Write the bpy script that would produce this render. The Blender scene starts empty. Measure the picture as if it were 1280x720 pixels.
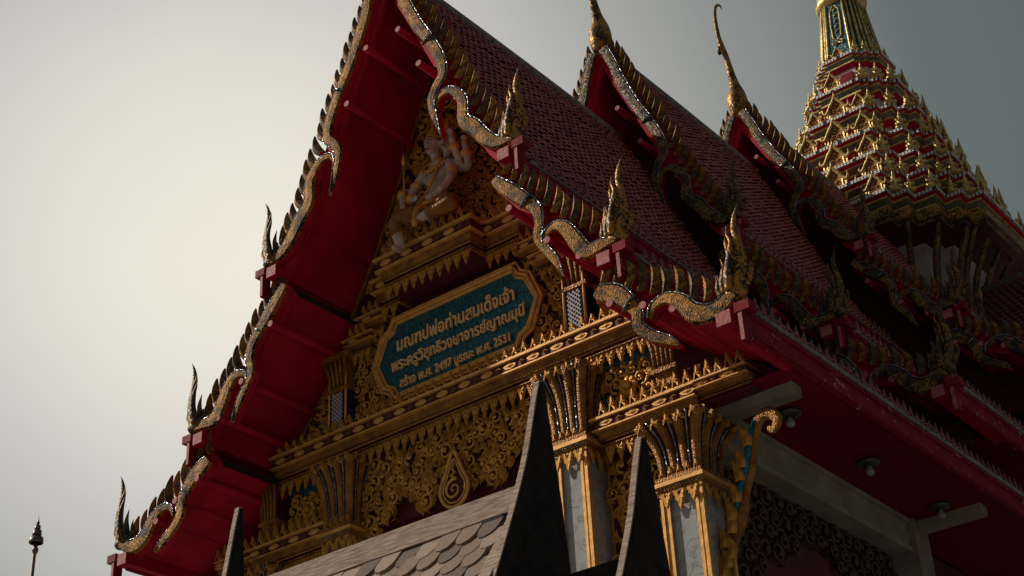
import bpy, math, random
from mathutils import Vector, Matrix, noise
random.seed(11)
S = bpy.context.scene
COL = S.collection
R = math.radians
# ------------------------------------------------------------------ camera
cd = bpy.data.cameras.new('camera'); cam = bpy.data.objects.new('camera', cd); COL.objects.link(cam)
cam.matrix_world = Matrix.Translation((12.824, -14, 1.6)) @ Matrix((
    (0.7772394, 0.3489648, 0.5235671), (0.6274331, -0.3674469, -0.6865207), (-0.0471883, 0.8620942, -0.5045462))).to_4x4()
cd.sensor_width = 36; cd.lens = 36 * 1980.45 / 1280; cd.clip_start = .1; cd.clip_end = 2000
S.camera = cam
# ------------------------------------------------------------------ sky and sun
SUN = Vector((-0.76, -0.32, 0.60)).normalized()
EL = math.asin(SUN.z); AZ = math.atan2(SUN.x, SUN.y)
w = bpy.data.worlds.new("World"); S.world = w; w.use_nodes = True
nt = w.node_tree; N = nt.nodes; L = nt.links; N.clear()
sky = N.new('ShaderNodeTexSky'); sky.sky_type = 'NISHITA'; sky.sun_disc = False
sky.sun_elevation = EL; sky.sun_rotation = AZ; sky.dust_density = 6; sky.air_density = 1.2; sky.ozone_density = 1
hs = N.new('ShaderNodeHueSaturation'); hs.inputs['Saturation'].default_value = .35
L.new(sky.outputs[0], hs.inputs['Color'])
b1 = N.new('ShaderNodeBackground'); b1.inputs[1].default_value = .006
L.new(hs.outputs[0], b1.inputs[0])
tc = N.new('ShaderNodeTexCoord'); dp = N.new('ShaderNodeVectorMath'); dp.operation = 'DOT_PRODUCT'
nm = N.new('ShaderNodeVectorMath'); nm.operation = 'NORMALIZE'
L.new(tc.outputs['Generated'], nm.inputs[0]); L.new(nm.outputs[0], dp.inputs[0])
dp.inputs[1].default_value = Vector((-.640, .560, .525)).normalized()
nz = N.new('ShaderNodeTexNoise'); nz.inputs['Scale'].default_value = 2.4; nz.inputs['Detail'].default_value = 5
L.new(nm.outputs[0], nz.inputs['Vector'])
ma = N.new('ShaderNodeMath'); ma.operation = 'MULTIPLY_ADD'; ma.inputs[1].default_value = .014
L.new(nz.outputs[0], ma.inputs[0]); L.new(dp.outputs['Value'], ma.inputs[2])
sb = N.new('ShaderNodeMath'); sb.operation = 'SUBTRACT'; sb.inputs[1].default_value = .009; L.new(ma.outputs[0], sb.inputs[0])
rp = N.new('ShaderNodeValToRGB'); L.new(sb.outputs[0], rp.inputs[0])
el = rp.color_ramp.elements
el[0].position = 0; el[0].color = (.05, .058, .06, 1)
el[1].position = 1.0; el[1].color = (.78, .725, .63, 1)
for p, c in ((.80, (.065, .082, .082, 1)), (.905, (.105, .130, .126, 1)), (.945, (.235, .245, .235, 1)), (.966, (.35, .348, .33, 1)), (.982, (.50, .49, .455, 1)), (.993, (.67, .635, .565, 1))):
    e = el.new(p); e.color = c
b2 = N.new('ShaderNodeBackground'); b2.inputs[1].default_value = 1.0
L.new(rp.outputs[0], b2.inputs[0])
ad = N.new('ShaderNodeAddShader'); L.new(b1.outputs[0], ad.inputs[0]); L.new(b2.outputs[0], ad.inputs[1])
wo = N.new('ShaderNodeOutputWorld'); L.new(ad.outputs[0], wo.inputs[0])
sd = bpy.data.lights.new('sun', 'SUN'); sd.energy = 3.0; sd.angle = R(.6); sd.color = (1, .90, .76)
so = bpy.data.objects.new('sun', sd); COL.objects.link(so); so.rotation_euler = SUN.to_track_quat('Z', 'Y').to_euler()
S.view_settings.view_transform = 'Standard'; S.view_settings.look = 'None'
S.view_settings.exposure = .14; S.view_settings.gamma = 1
S.cycles.max_bounces = 6; S.cycles.diffuse_bounces = 3; S.cycles.glossy_bounces = 3
S.cycles.use_denoising = True

# ------------------------------------------------------------------ materials
def mat(name, c1, c2=None, metal=0, rough=.6, scale=6, bump=0, bscale=30, btype='noise', facet=0, fscale=40, patch=None, pscale=3, pth=.5, spec=.5, streak=None, detail=6):
    m = bpy.data.materials.new(name); m.use_nodes = True
    n = m.node_tree.nodes; l = m.node_tree.links; b = n['Principled BSDF']
    b.inputs['Metallic'].default_value = metal; b.inputs['Roughness'].default_value = rough
    b.inputs['Specular IOR Level'].default_value = spec
    t = n.new('ShaderNodeTexCoord'); crd = t.outputs['Object']
    if streak:
        mp = n.new('ShaderNodeMapping'); mp.inputs['Scale'].default_value = streak; l.new(crd, mp.inputs[0]); crd = mp.outputs[0]
    nz = n.new('ShaderNodeTexNoise'); nz.inputs['Scale'].default_value = scale; nz.inputs['Detail'].default_value = detail
    l.new(crd, nz.inputs['Vector'])
    r = n.new('ShaderNodeValToRGB'); l.new(nz.outputs[0], r.inputs[0])
    r.color_ramp.elements[0].position = .35; r.color_ramp.elements[1].position = .68
    r.color_ramp.elements[0].color = (*c1, 1); r.color_ramp.elements[1].color = (*(c2 or c1), 1)
    out = r.outputs[0]
    if facet or patch:
        v = n.new('ShaderNodeTexVoronoi'); v.inputs['Scale'].default_value = fscale; l.new(t.outputs['Object'], v.inputs['Vector'])
    if patch:
        n2 = n.new('ShaderNodeTexNoise'); n2.inputs['Scale'].default_value = pscale; n2.inputs['Detail'].default_value = 2
        l.new(t.outputs['Object'], n2.inputs['Vector'])
        sx = n.new('ShaderNodeSeparateColor'); l.new(v.outputs['Color'], sx.inputs[0])
        a = n.new('ShaderNodeMath'); a.operation = 'MULTIPLY_ADD'; a.inputs[1].default_value = .35
        l.new(sx.outputs[0], a.inputs[0]); l.new(n2.outputs[0], a.inputs[2])
        r2 = n.new('ShaderNodeValToRGB'); l.new(a.outputs[0], r2.inputs[0])
        r2.color_ramp.elements[0].position = pth + .12; r2.color_ramp.elements[1].position = pth + .2
        r2.color_ramp.elements[0].color = (0, 0, 0, 1); r2.color_ramp.elements[1].color = (1, 1, 1, 1)
        mx = n.new('ShaderNodeMix'); mx.data_type = 'RGBA'; l.new(r2.outputs[0], mx.inputs[0]); l.new(out, mx.inputs[6])
        mx.inputs[7].default_value = (*patch, 1); out = mx.outputs[2]
    l.new(out, b.inputs['Base Color'])
    ns = None
    if facet:
        g = n.new('ShaderNodeNewGeometry')
        s1 = n.new('ShaderNodeVectorMath'); s1.operation = 'SUBTRACT'; s1.inputs[1].default_value = (.5, .5, .5); l.new(v.outputs['Color'], s1.inputs[0])
        s2 = n.new('ShaderNodeVectorMath'); s2.operation = 'SCALE'; s2.inputs['Scale'].default_value = facet; l.new(s1.outputs[0], s2.inputs[0])
        s3 = n.new('ShaderNodeVectorMath'); s3.operation = 'ADD'; l.new(s2.outputs[0], s3.inputs[0]); l.new(g.outputs['Normal'], s3.inputs[1])
        s4 = n.new('ShaderNodeVectorMath'); s4.operation = 'NORMALIZE'; l.new(s3.outputs[0], s4.inputs[0]); ns = s4.outputs[0]
    if bump:
        bp = n.new('ShaderNodeBump'); bp.inputs['Strength'].default_value = bump; bp.inputs['Distance'].default_value = .02
        if btype == 'voronoi':
            q = n.new('ShaderNodeTexVoronoi'); q.inputs['Scale'].default_value = bscale; l.new(t.outputs['Object'], q.inputs['Vector']); l.new(q.outputs['Distance'], bp.inputs['Height'])
        else:
            q = n.new('ShaderNodeTexNoise'); q.inputs['Scale'].default_value = bscale; q.inputs['Detail'].default_value = 5; l.new(crd, q.inputs['Vector']); l.new(q.outputs[0], bp.inputs['Height'])
        if ns: l.new(ns, bp.inputs['Normal'])
        ns = bp.outputs[0]
    if ns: l.new(ns, b.inputs['Normal'])
    return m
M = {}
M['gold'] = mat('carved_gold_lacquer', (.22, .085, .016), (.46, .21, .04), .35, .52, 5, .9, 46, 'voronoi')
M['goldline'] = mat('gold_moulding_paint', (.60, .29, .06), (.84, .46, .12), .3, .52, 9, .25, 60)
M['goldrelief'] = mat('gold_relief', (.50, .22, .028), (.86, .46, .09), .45, .40, 4, .6, 60, 'voronoi')
M['spiregold'] = mat('bright_gilding', (.40, .27, .07), (.84, .65, .26), .45, .38, 8, .5, 40)
M['mosaic'] = mat('bronze_glass_mosaic', (.018, .011, .008), (.055, .033, .021), .30, .6, 7, .4, 50, 'voronoi', .36, 34, (.30, .14, .025), 3.6, .47, spec=.15)
M['mosaic2'] = mat('weathered_glass_mosaic', (.028, .018, .015), (.10, .065, .05), .3, .5, 7, .2, 60, 'noise', .6, 46, (.26, .14, .03), 5, .58, spec=.3)
M['mosaicgold'] = mat('gold_glass_mosaic', (.045, .028, .02), (.12, .070, .04), .4, .42, 9, .2, 60, 'noise', .6, 38, (.44, .215, .04), 4, .50, spec=.3)
M['rim'] = mat('mirror_glass_rim', (.07, .08, .11), (.30, .32, .36), .8, .2, 14, 0, 30, 'noise', .5, 50)
M['red'] = mat('deep_red_paint', (.32, .004, .022), (.50, .009, .040), 0, .75, 1.3, .25, 9, spec=.2)
M['redworn'] = mat('worn_red_paint', (.18, .004, .012), (.28, .007, .020), 0, .7, 4, .35, 14, 'noise', 0, 25, (.42, .22, .20), 5, .78, spec=.2)
M['pink'] = mat('pale_red_ends', (.38, .07, .08), (.50, .18, .18), 0, .7, 14, .4, 30)  # paler red for purlin and eave board ends
M['tile'] = mat('glazed_roof_tile', (.27, .068, .060), (.47, .140, .115), 0, .5, 3.5, .3, 30)
M['tile2'] = mat('aged_roof_tile', (.14, .04, .04), (.22, .065, .06), 0, .5, 5, .3, 30)
M['cap'] = mat('grey_mortar_cap', (.14, .125, .11), (.30, .28, .25), 0, .85, 12, .5, 30)
M['darkwall'] = mat('dark_red_wall', (.07, .006, .012), (.12, .010, .018), 0, .7, 3)
M['tealm'] = mat('teal_glass_mosaic', (.005, .060, .085), (.016, .175, .22), .3, .25, 30, .15, 60, 'noise', .6, 60)
M['tealdull'] = mat('dull_teal_glass', (.02, .09, .11), (.06, .19, .21), .2, .35, 20, .1, 60, 'noise', .5, 30)
M['cream'] = mat('cream_painted_beam', (.19, .165, .12), (.32, .28, .21), 0, .8, 2, .2, 12)
M['creamdark'] = mat('cream_plaster_aged', (.18, .15, .11), (.26, .22, .16), 0, .8, 3, .2, 12)
M['white'] = mat('white_plaster', (.40, .38, .35), (.55, .52, .48), 0, .8, 2.5, .2, 10)
M['stone'] = mat('pale_statue_stone', (.38, .27, .22), (.60, .47, .39), 0, .6, 9, .25, 26)
M['navy'] = mat('navy_enamel', (.01, .012, .05), (.02, .03, .10), .1, .35, 8)
M['wtrim'] = mat('white_enamel', (.86, .86, .84), (.92, .92, .90), 0, .4, 8)
M['olive'] = mat('grey_olive_enamel', (.10, .10, .07), (.20, .19, .13), .2, .5, 12, .3, 30)
M['wood'] = mat('weathered_pale_wood', (.24, .155, .11), (.60, .45, .35), 0, .75, 6, .6, 30, streak=(1.2, 14, 14))
M['shingle'] = mat('weathered_wood_shingle', (.16, .095, .07), (.46, .325, .245), 0, .75, 7, .6, 24, streak=(14, 3, 3))
M['shingle2'] = mat('grey_wood_shingle', (.09, .065, .05), (.28, .205, .16), 0, .8, 7, .6, 24, streak=(14, 3, 3))
M['shingle3'] = mat('pale_wood_shingle', (.28, .19, .14), (.58, .43, .33), 0, .75, 7, .6, 24, streak=(14, 3, 3))
M['blackwood'] = mat('dark_stained_wood', (.010, .008, .008), (.028, .023, .022), 0, .8, 10, .4, 30, spec=.2)
M['lamp'] = mat('lamp_metal', (.05, .05, .05), (.09, .09, .09), .5, .5, 8)
M['bulb'] = mat('frosted_bulb', (.25, .24, .22), (.3, .29, .27), 0, .3, 8)
M['golddark'] = mat('dark_gold', (.05, .025, .012), (.12, .06, .025), .4, .5, 5, .4, 40)  # darker gold for the side wall scrolls
M['underlay'] = mat('dark_roof_underlay', (.02, .012, .012), (.035, .02, .02), 0, .9, 5)
M['letter'] = mat('gold_letter_paint', (.86, .50, .18), (.95, .66, .30), .0, .5, 9)
M['redceil'] = mat('shade_darkened_ceiling_red', (.13, .003, .010), (.20, .005, .016), 0, .8, .9, .2, 9, spec=.15)  # red darkened so the shade under the eaves is in the colour
M['ground'] = mat('stone_paving', (.20, .19, .175), (.28, .265, .24), 0, .9, 1.5, .3, 12)
M['pole'] = mat('dark_bronze', (.12, .10, .08), (.22, .18, .14), .6, .45, 12)
M['net'] = mat('white_lattice', (.55, .53, .55), (.7, .68, .7), .2, .4, 8)
# marble with veins
def marble():
    m = mat('grey_white_marble', (.34, .34, .35), (.44, .44, .44), 0, .3, 1.6, 0)
    n = m.node_tree.nodes; l = m.node_tree.links; b = n['Principled BSDF']
    t = n.new('ShaderNodeTexCoord'); q = n.new('ShaderNodeTexNoise'); q.inputs['Scale'].default_value = 3.2; q.inputs['Detail'].default_value = 7; q.inputs['Distortion'].default_value = 1.2
    l.new(t.outputs['Object'], q.inputs['Vector'])
    r = n.new('ShaderNodeValToRGB'); l.new(q.outputs[0], r.inputs[0]); e = r.color_ramp.elements
    e[0].position = .47; e[0].color = (1, 1, 1, 1); e[1].position = .53; e[1].color = (1, 1, 1, 1); k = e.new(.5); k.color = (.55, .55, .57, 1)
    mx = n.new('ShaderNodeMix'); mx.data_type = 'RGBA'; mx.blend_type = 'MULTIPLY'; mx.inputs[0].default_value = 1
    src = b.inputs['Base Color'].links[0].from_socket
    l.new(src, mx.inputs[6]); l.new(r.outputs[0], mx.inputs[7]); l.new(mx.outputs[2], b.inputs['Base Color'])
    return m
M['marble'] = marble()

# ------------------------------------------------------------------ mesh helpers
class MB:
    def __init__(s): s.v = []; s.f = []; s.m = []; s.sm = []
    def add(s, vs, fs, mi=0, smooth=False):
        o = len(s.v); s.v += [tuple(p) for p in vs]
        for f in fs: s.f.append(tuple(i + o for i in f)); s.m.append(mi); s.sm.append(smooth)
        return s
    def box(s, x0, x1, y0, y1, z0, z1, mi=0):
        v = [(x, y, z) for x in (x0, x1) for y in (y0, y1) for z in (z0, z1)]
        return s.add(v, [(0, 1, 3, 2), (4, 6, 7, 5), (0, 4, 5, 1), (2, 3, 7, 6), (0, 2, 6, 4), (1, 5, 7, 3)], mi)
    def prism(s, pts, ax, d0, d1, mi=0, side=None):
        # pts: 2D polygon; ax: extrusion axis
        def P(a, b, d): return {'x': (d, a, b), 'y': (a, d, b), 'z': (a, b, d)}[ax]
        n = len(pts); v = [P(a, b, d0) for a, b in pts] + [P(a, b, d1) for a, b in pts]
        s.add(v, [tuple(range(n)), tuple(range(2 * n - 1, n - 1, -1))], mi)
        s.add(v, [(i, i + n, (i + 1) % n + n, (i + 1) % n) for i in range(n)], mi if side is None else side)
        return s
    def tube(s, pts, rad, k=6, mi=0, smooth=True, up=None, flat=1.0):
        # flat: scale of radius along 'up'
        pts = [Vector(p) for p in pts]; n = len(pts); vs = []; ref = Vector(up) if up else Vector((.13, .9, .31))
        for i, p in enumerate(pts):
            t = (pts[min(i + 1, n - 1)] - pts[max(i - 1, 0)]).normalized()
            a = (ref - t * ref.dot(t)).normalized(); b = t.cross(a); r = rad[i] if hasattr(rad, '__len__') else rad
            for j in range(k):
                q = 2 * math.pi * (j + .5) / k; vs.append(p + a * (r * math.cos(q) * flat) + b * (r * math.sin(q)))
        fs = [(i * k + j, i * k + (j + 1) % k, (i + 1) * k + (j + 1) % k, (i + 1) * k + j) for i in range(n - 1) for j in range(k)]
        fs += [tuple(range(k - 1, -1, -1)), tuple((n - 1) * k + j for j in range(k))]
        return s.add(vs, fs, mi, smooth)
    def lathe(s, prof, c=(0, 0, 0), k=12, mi=0, smooth=True, sx=1, sy=1):
        vs = []; c = Vector(c)
        for r, z in prof:
            for j in range(k):
                q = 2 * math.pi * j / k; vs.append(c + Vector((r * math.cos(q) * sx, r * math.sin(q) * sy, z)))
        n = len(prof); fs = [(i * k + j, i * k + (j + 1) % k, (i + 1) * k + (j + 1) % k, (i + 1) * k + j) for i in range(n - 1) for j in range(k)]
        fs += [tuple(range(k - 1, -1, -1)), tuple((n - 1) * k + j for j in range(k))]
        return s.add(vs, fs, mi, smooth)
    def ell(s, c, r, mi=0, k=10, n=7):
        c = Vector(c); r = r if hasattr(r, '__len__') else (r, r, r); vs = []
        for i in range(n + 1):
            a = math.pi * i / n
            for j in range(k):
                q = 2 * math.pi * j / k; vs.append((c.x + r[0] * math.sin(a) * math.cos(q), c.y + r[1] * math.sin(a) * math.sin(q), c.z - r[2] * math.cos(a)))
        fs = [(i * k + j, i * k + (j + 1) % k, (i + 1) * k + (j + 1) % k, (i + 1) * k + j) for i in range(n) for j in range(k)]
        return s.add(vs, fs, mi, True)
    def mesh(s, name, mats):
        me = bpy.data.meshes.new(name); me.from_pydata(s.v, [], s.f)
        for m in (mats if isinstance(mats, (list, tuple)) else [mats]): me.materials.append(M[m] if isinstance(m, str) else m)
        me.polygons.foreach_set('material_index', s.m); me.polygons.foreach_set('use_smooth', s.sm); me.update()
        return me
    def build(s, name, mats, parent=None, **kw): return ob(name, s.mesh(name, mats), parent, **kw)
def ob(name, me, parent=None, mw=None, label=None, kind=None):
    o = bpy.data.objects.new(name, me); COL.objects.link(o)
    if parent:
        o.parent = parent; o.matrix_parent_inverse = WM[parent.name].inverted()
    if mw is not None: o.matrix_basis = mw
    WM[o.name] = mw.copy() if mw is not None else Matrix()
    if label: o['label'] = label
    if kind: o['kind'] = kind
    return o
WM = {}
def thing(name, loc, label, cat, group=None):
    o = bpy.data.objects.new(name, None); COL.objects.link(o); o.location = loc; o.empty_display_size = .2
    WM[o.name] = Matrix.Translation(loc); o['label'] = label; o['category'] = cat
    if group: o['group'] = group
    return o
def T(x, y, z): return Matrix.Translation((x, y, z))
def place(loc, xa, ya, za, s=1.0):
    """matrix with given local axes"""
    sx, sy, sz = s if hasattr(s, '__len__') else (s, s, s)
    m = Matrix((Vector(xa).normalized() * sx, Vector(ya).normalized() * sy, Vector(za).normalized() * sz)).transposed().to_4x4()
    return T(*loc) @ m
def cat_rom(pts, n=6):
    P = [Vector(p) for p in pts]; out = []
    for i in range(len(P) - 1):
        a = P[max(i - 1, 0)]; b = P[i]; c = P[i + 1]; d = P[min(i + 2, len(P) - 1)]
        for k in range(n):
            t = k / n; out.append(.5 * ((2 * b) + (c - a) * t + (2 * a - 5 * b + 4 * c - d) * t * t + (3 * b - a - 3 * c + d) * t ** 3))
    out.append(P[-1]); return out

# ------------------------------------------------------------------ ground
g = MB(); g.add([(-900, -900, 0), (900, -900, 0), (900, 900, 0), (-900, 900, 0)], [(0, 1, 2, 3)]); go = g.build('ground', 'ground', kind='structure')

# ------------------------------------------------------------------ TEMPLE HALL
hall = thing('temple_hall', (0, 1.5, 0), 'red and gold Thai temple hall with stacked gable roofs and carved gold front', 'temple')
def zf1(z): return z
def zf2(z): return 11.70 + (z - 10.45) * 1.085
def zf3(z): return 14.33 + (z - 10.45) * .935
TIERS = [(0.0, 6.4, zf1), (5.95, 11.6, zf2), (11.2, 16.75, zf3)]
SLOPES = [[(0, 18.62), (.35, 17.95), (.7, 17.2), (1.1, 16.3), (1.6, 15.15), (2.0, 14.38), (2.45, 13.78)],
          [(2.1, 13.72), (2.9, 12.72), (4.0, 11.62)], [(3.55, 11.42), (4.4, 10.88), (5.32, 10.44)]]
def resample(pl, step):
    out = []; acc = 0
    seg = [(Vector(pl[i]), Vector(pl[i + 1])) for i in range(len(pl) - 1)]
    tot = sum((b - a).length for a, b in seg); n = max(1, round(tot / step))
    for k in range(n + 1):
        d = tot * k / n
        for a, b in seg:
            l = (b - a).length
            if d <= l + 1e-6: out.append(((a + (b - a) * (d / l)), (b - a).normalized())); break
            d -= l
    return out
# one roof tile, local: x across (along ridge), z up the slope, y = outward normal
tm = MB()
def tile_geo(mb, P, t, nrm, wdt, ln, side=1):
    """pointed plain tile whose upper edge starts at P=(x,y,z), running down t"""
    curved_tile(mb, P, Vector((0, 1, 0)), t, nrm, wdt, ln)
def curved_tile(mb, P, X, t, nrm, wdt, ln):
    A = (-.49, -.30, 0, .30, .49); H = (0, .75, 1, .75, 0); vs = []
    for off in (0, -.012):
        for (d, hh) in ((0, .018), (ln * 1.12, .068)):
            for a, h in zip(A, H): vs.append(P + X * (a * wdt) + t * (d + (.012 if d and h == 1 else 0)) + nrm * (.012 + h * hh + off))
    f = [(k, k + 1, k + 6, k + 5) for k in range(4)] + [(k + 10, k + 15, k + 16, k + 11) for k in range(4)] + [(5 + k, 6 + k, 16 + k, 15 + k) for k in range(4)]
    mb.add(vs, f)
ax_m = MB()  # upright pointed eave tile, base at origin, height 1 (z), thin in x
ax_m.add([(-.10, -.5, 0), (.10, -.5, 0), (.10, .5, 0), (-.10, .5, 0), (-.12, -.42, .45), (.12, -.42, .45), (.12, .42, .45), (-.12, .42, .45), (0, 0, 1.25)],
         [(0, 1, 5, 4), (1, 2, 6, 5), (2, 3, 7, 6), (3, 0, 4, 7), (4, 5, 8), (5, 6, 8), (6, 7, 8), (7, 4, 8)])
AX = ax_m.mesh('eave_tile', 'tile2')
# leaf of a bargeboard : base at origin, z up, x outward, -y front
def leaf_mesh(var=0):
    m = MB(); n = 7; vs = []
    for i in range(n + 1):
        t = i / n; wv = (.175 * math.sin(math.pi * min(1, t * .70 + .22)) ** .8) * (1 - t ** 5) + .004
        cx = .17 * math.sin(math.pi * min(1, t * .95)) + .06 * t * t; cz = t
        rd = .13 * (1 - t ** 3) + .01
        vs += [(cx - wv, 0, cz), (cx, -rd, cz + .01), (cx + wv, 0, cz), (cx + wv * .9, .13 * (1 - t * .6), cz), (cx - wv * .9, .13 * (1 - t * .6), cz)]
    for i in range(n):
        a = i * 5; b = a + 5
        m.add([], [], 0)
    m.v = vs
    for i in range(n):
        a = i * 5; b = a + 5
        for j in range(5):
            m.f.append((a + j, a + (j + 1) % 5, b + (j + 1) % 5, b + j)); m.m.append(0 if j < 2 else 1); m.sm.append(False)
    m.f.append((0, 1, 2, 3, 4)); m.m.append(1); m.sm.append(False)
    return m
LEAF = [leaf_mesh().mesh('leaf', ['mosaicgold', 'red']), leaf_mesh().mesh('leaf', ['mosaic2', 'red']), leaf_mesh().mesh('leaf', ['mosaic', 'red'])]

def finial_mesh():
    """flame shaped horn (hang hong): origin at its foot, x = outward, z = up, -y = front"""
    m = MB()
    horns = [([(-.02, 0, -.10), (.05, 0, .10), (.10, 0, .30), (.09, 0, .52), (.06, 0, .74), (.09, 0, .93), (.15, 0, 1.06)], [.10, .13, .10, .075, .06, .035, .004]),
             ([(-.05, -.05, -.06), (-.04, -.06, .10), (-.01, -.06, .27), (.0, -.05, .42), (-.03, -.04, .56), (-.035, -.03, .66)], [.07, .085, .07, .05, .03, .004]),
             ([(-.12, -.03, -.05), (-.13, -.03, .07), (-.11, -.03, .20), (-.10, -.02, .30), (-.13, -.02, .42)], [.06, .07, .055, .035, .004]),
             ([(-.18, -.01, -.06), (-.21, -.01, .04), (-.20, -.01, .14), (-.22, -.01, .24)], [.05, .05, .03, .004]),
             ([(.10, .02, -.02), (.16, .02, .10), (.19, .02, .20), (.17, .02, .27)], [.06, .06, .04, .004]),
             ([(.06, -.05, .30), (.02, -.05, .42), (.03, -.04, .56), (-.01, -.03, .70), (.0, -.02, .82)], [.03, .05, .04, .025, .003])]
    for pts, r in horns:
        p = cat_rom(pts, 3); rr = [x.x for x in cat_rom([(q, 0, 0) for q in r], 3)]
        m.tube([(q.x * 1.12, q.y * 1.5, q.z) for q in p], [q * .70 for q in rr], 6, 0, True, up=(0, 1, 0), flat=.9)
    m.ell((-.02, 0, -.08), (.17, .09, .10), 0)
    return m
FIN = [finial_mesh().mesh('flame_finial', 'mosaicgold'), finial_mesh().mesh('flame_finial', 'mosaic2')]

BODY = [
 ([(.12, 18.50, .12), (0.31, 18.03, 0.111), (0.4, 17.71, 0.126), (0.68, 17.04, 0.119), (0.91, 16.61, 0.111), (1.11, 16.16, 0.111), (1.16, 15.85, 0.096), (1.03, 15.68, 0.089), (0.93, 15.49, 0.081), (0.97, 15.19, 0.067), (1.09, 14.76, 0.011)],
  [(1.02, 15.3, 0.025), (1.09, 15.47, 0.05), (1.31, 15.46, 0.075), (1.51, 15.19, 0.108), (1.52, 14.83, 0.125), (1.71, 14.61, 0.142), (1.88, 14.36, 0.133), (2.09, 14.17, 0.108), (2.30, 14.14, 0.092)], (2.36, 14.22)),
 ([(2.0, 13.60, 0.067), (2.07, 13.51, 0.1), (2.3, 13.26, 0.127), (2.52, 13.02, 0.113), (2.67, 12.82, 0.1), (2.7, 12.6, 0.087), (2.66, 12.4, 0.08), (2.76, 12.19, 0.073), (2.9, 11.97, 0.067), (3.02, 11.68, 0.013)],
  [(2.76, 12.28, 0.02), (2.8, 12.4, 0.047), (2.97, 12.44, 0.073), (3.12, 12.32, 0.113), (3.26, 12.07, 0.133), (3.4, 11.87, 0.127), (3.58, 11.86, 0.1), (3.83, 11.88, 0.08)], (3.87, 11.98)),
 ([(3.5, 11.26, 0.1), (3.58, 11.2, 0.14), (3.78, 11.1, 0.153), (3.96, 10.9, 0.117), (4.05, 10.73, 0.1), (4.04, 10.57, 0.093), (4.2, 10.38, 0.083), (4.43, 10.23, 0.067), (4.56, 10.13, 0.017)],
  [(4.22, 10.60, 0.027), (4.28, 10.74, 0.053), (4.47, 10.77, 0.08), (4.65, 10.65, 0.12), (4.79, 10.46, 0.14), (4.95, 10.37, 0.14), (5.11, 10.36, 0.127), (5.25, 10.42, 0.107), (5.36, 10.48, 0.087)], (5.38, 10.58))]
PURL = [(.33, 17.11), (.73, 16.25), (1.42, 15.28), (1.8, 14.5), (2.25, 13.02), (2.83, 12.28), (3.30, 11.85), (3.69, 11.01), (4.15, 10.8), (4.55, 10.6)]
BIGP = [(2.23, 13.90), (3.68, 11.64), (5.22, 10.20)]
def body_strip(mb, path, y, s, zf, rimb, dome=.07, back=.10):
    pts = cat_rom([(p[0], p[1], p[2]) for p in path], 5); n = len(pts); vs = []
    q = [Vector((s * p.x, 0, zf(p.y))) for p in pts]
    rim = []
    for i in range(n):
        t = (q[min(i + 1, n - 1)] - q[max(i - 1, 0)]).normalized(); nn = Vector((t.z, 0, -t.x)) * s
        if nn.dot(Vector((s, 0, .3))) < 0 and False: nn = -nn
        w_ = pts[i].z; c = q[i]
        w_ *= .86; dm = dome * .75 * min(1, w_ / .08)
        for a, yy in ((-1, y), (-.78, y - dm), (0, y - dm * 1.12), (.78, y - dm), (1, y), (1, y + back), (-1, y + back)):
            vs.append(c + nn * (a * w_) + Vector((0, yy, 0)))
        rim.append(c - nn * (w_ + .004) + Vector((0, y - .03, 0)))
    k = 7
    mb.add(vs, [(i * k + j, i * k + (j + 1) % k, (i + 1) * k + (j + 1) % k, (i + 1) * k + j) for i in range(n - 1) for j in range(4)], 0, False)
    mb.add(vs, [(i * k + j, i * k + (j + 1) % k, (i + 1) * k + (j + 1) % k, (i + 1) * k + j) for i in range(n - 1) for j in (4, 5, 6)], 1)
    mb.add(vs, [tuple(range(7)), tuple((n - 1) * 7 + j for j in range(6, -1, -1))], 1)
    rimb.append([rim, [Vector((r.x, r.y, r.z)) for r in [q[i] + (q[i] - (rim[i] - Vector((0, y - .03, 0)))) + Vector((0, y - .03, 0)) for i in range(n)]]])
    return q, pts
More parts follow.
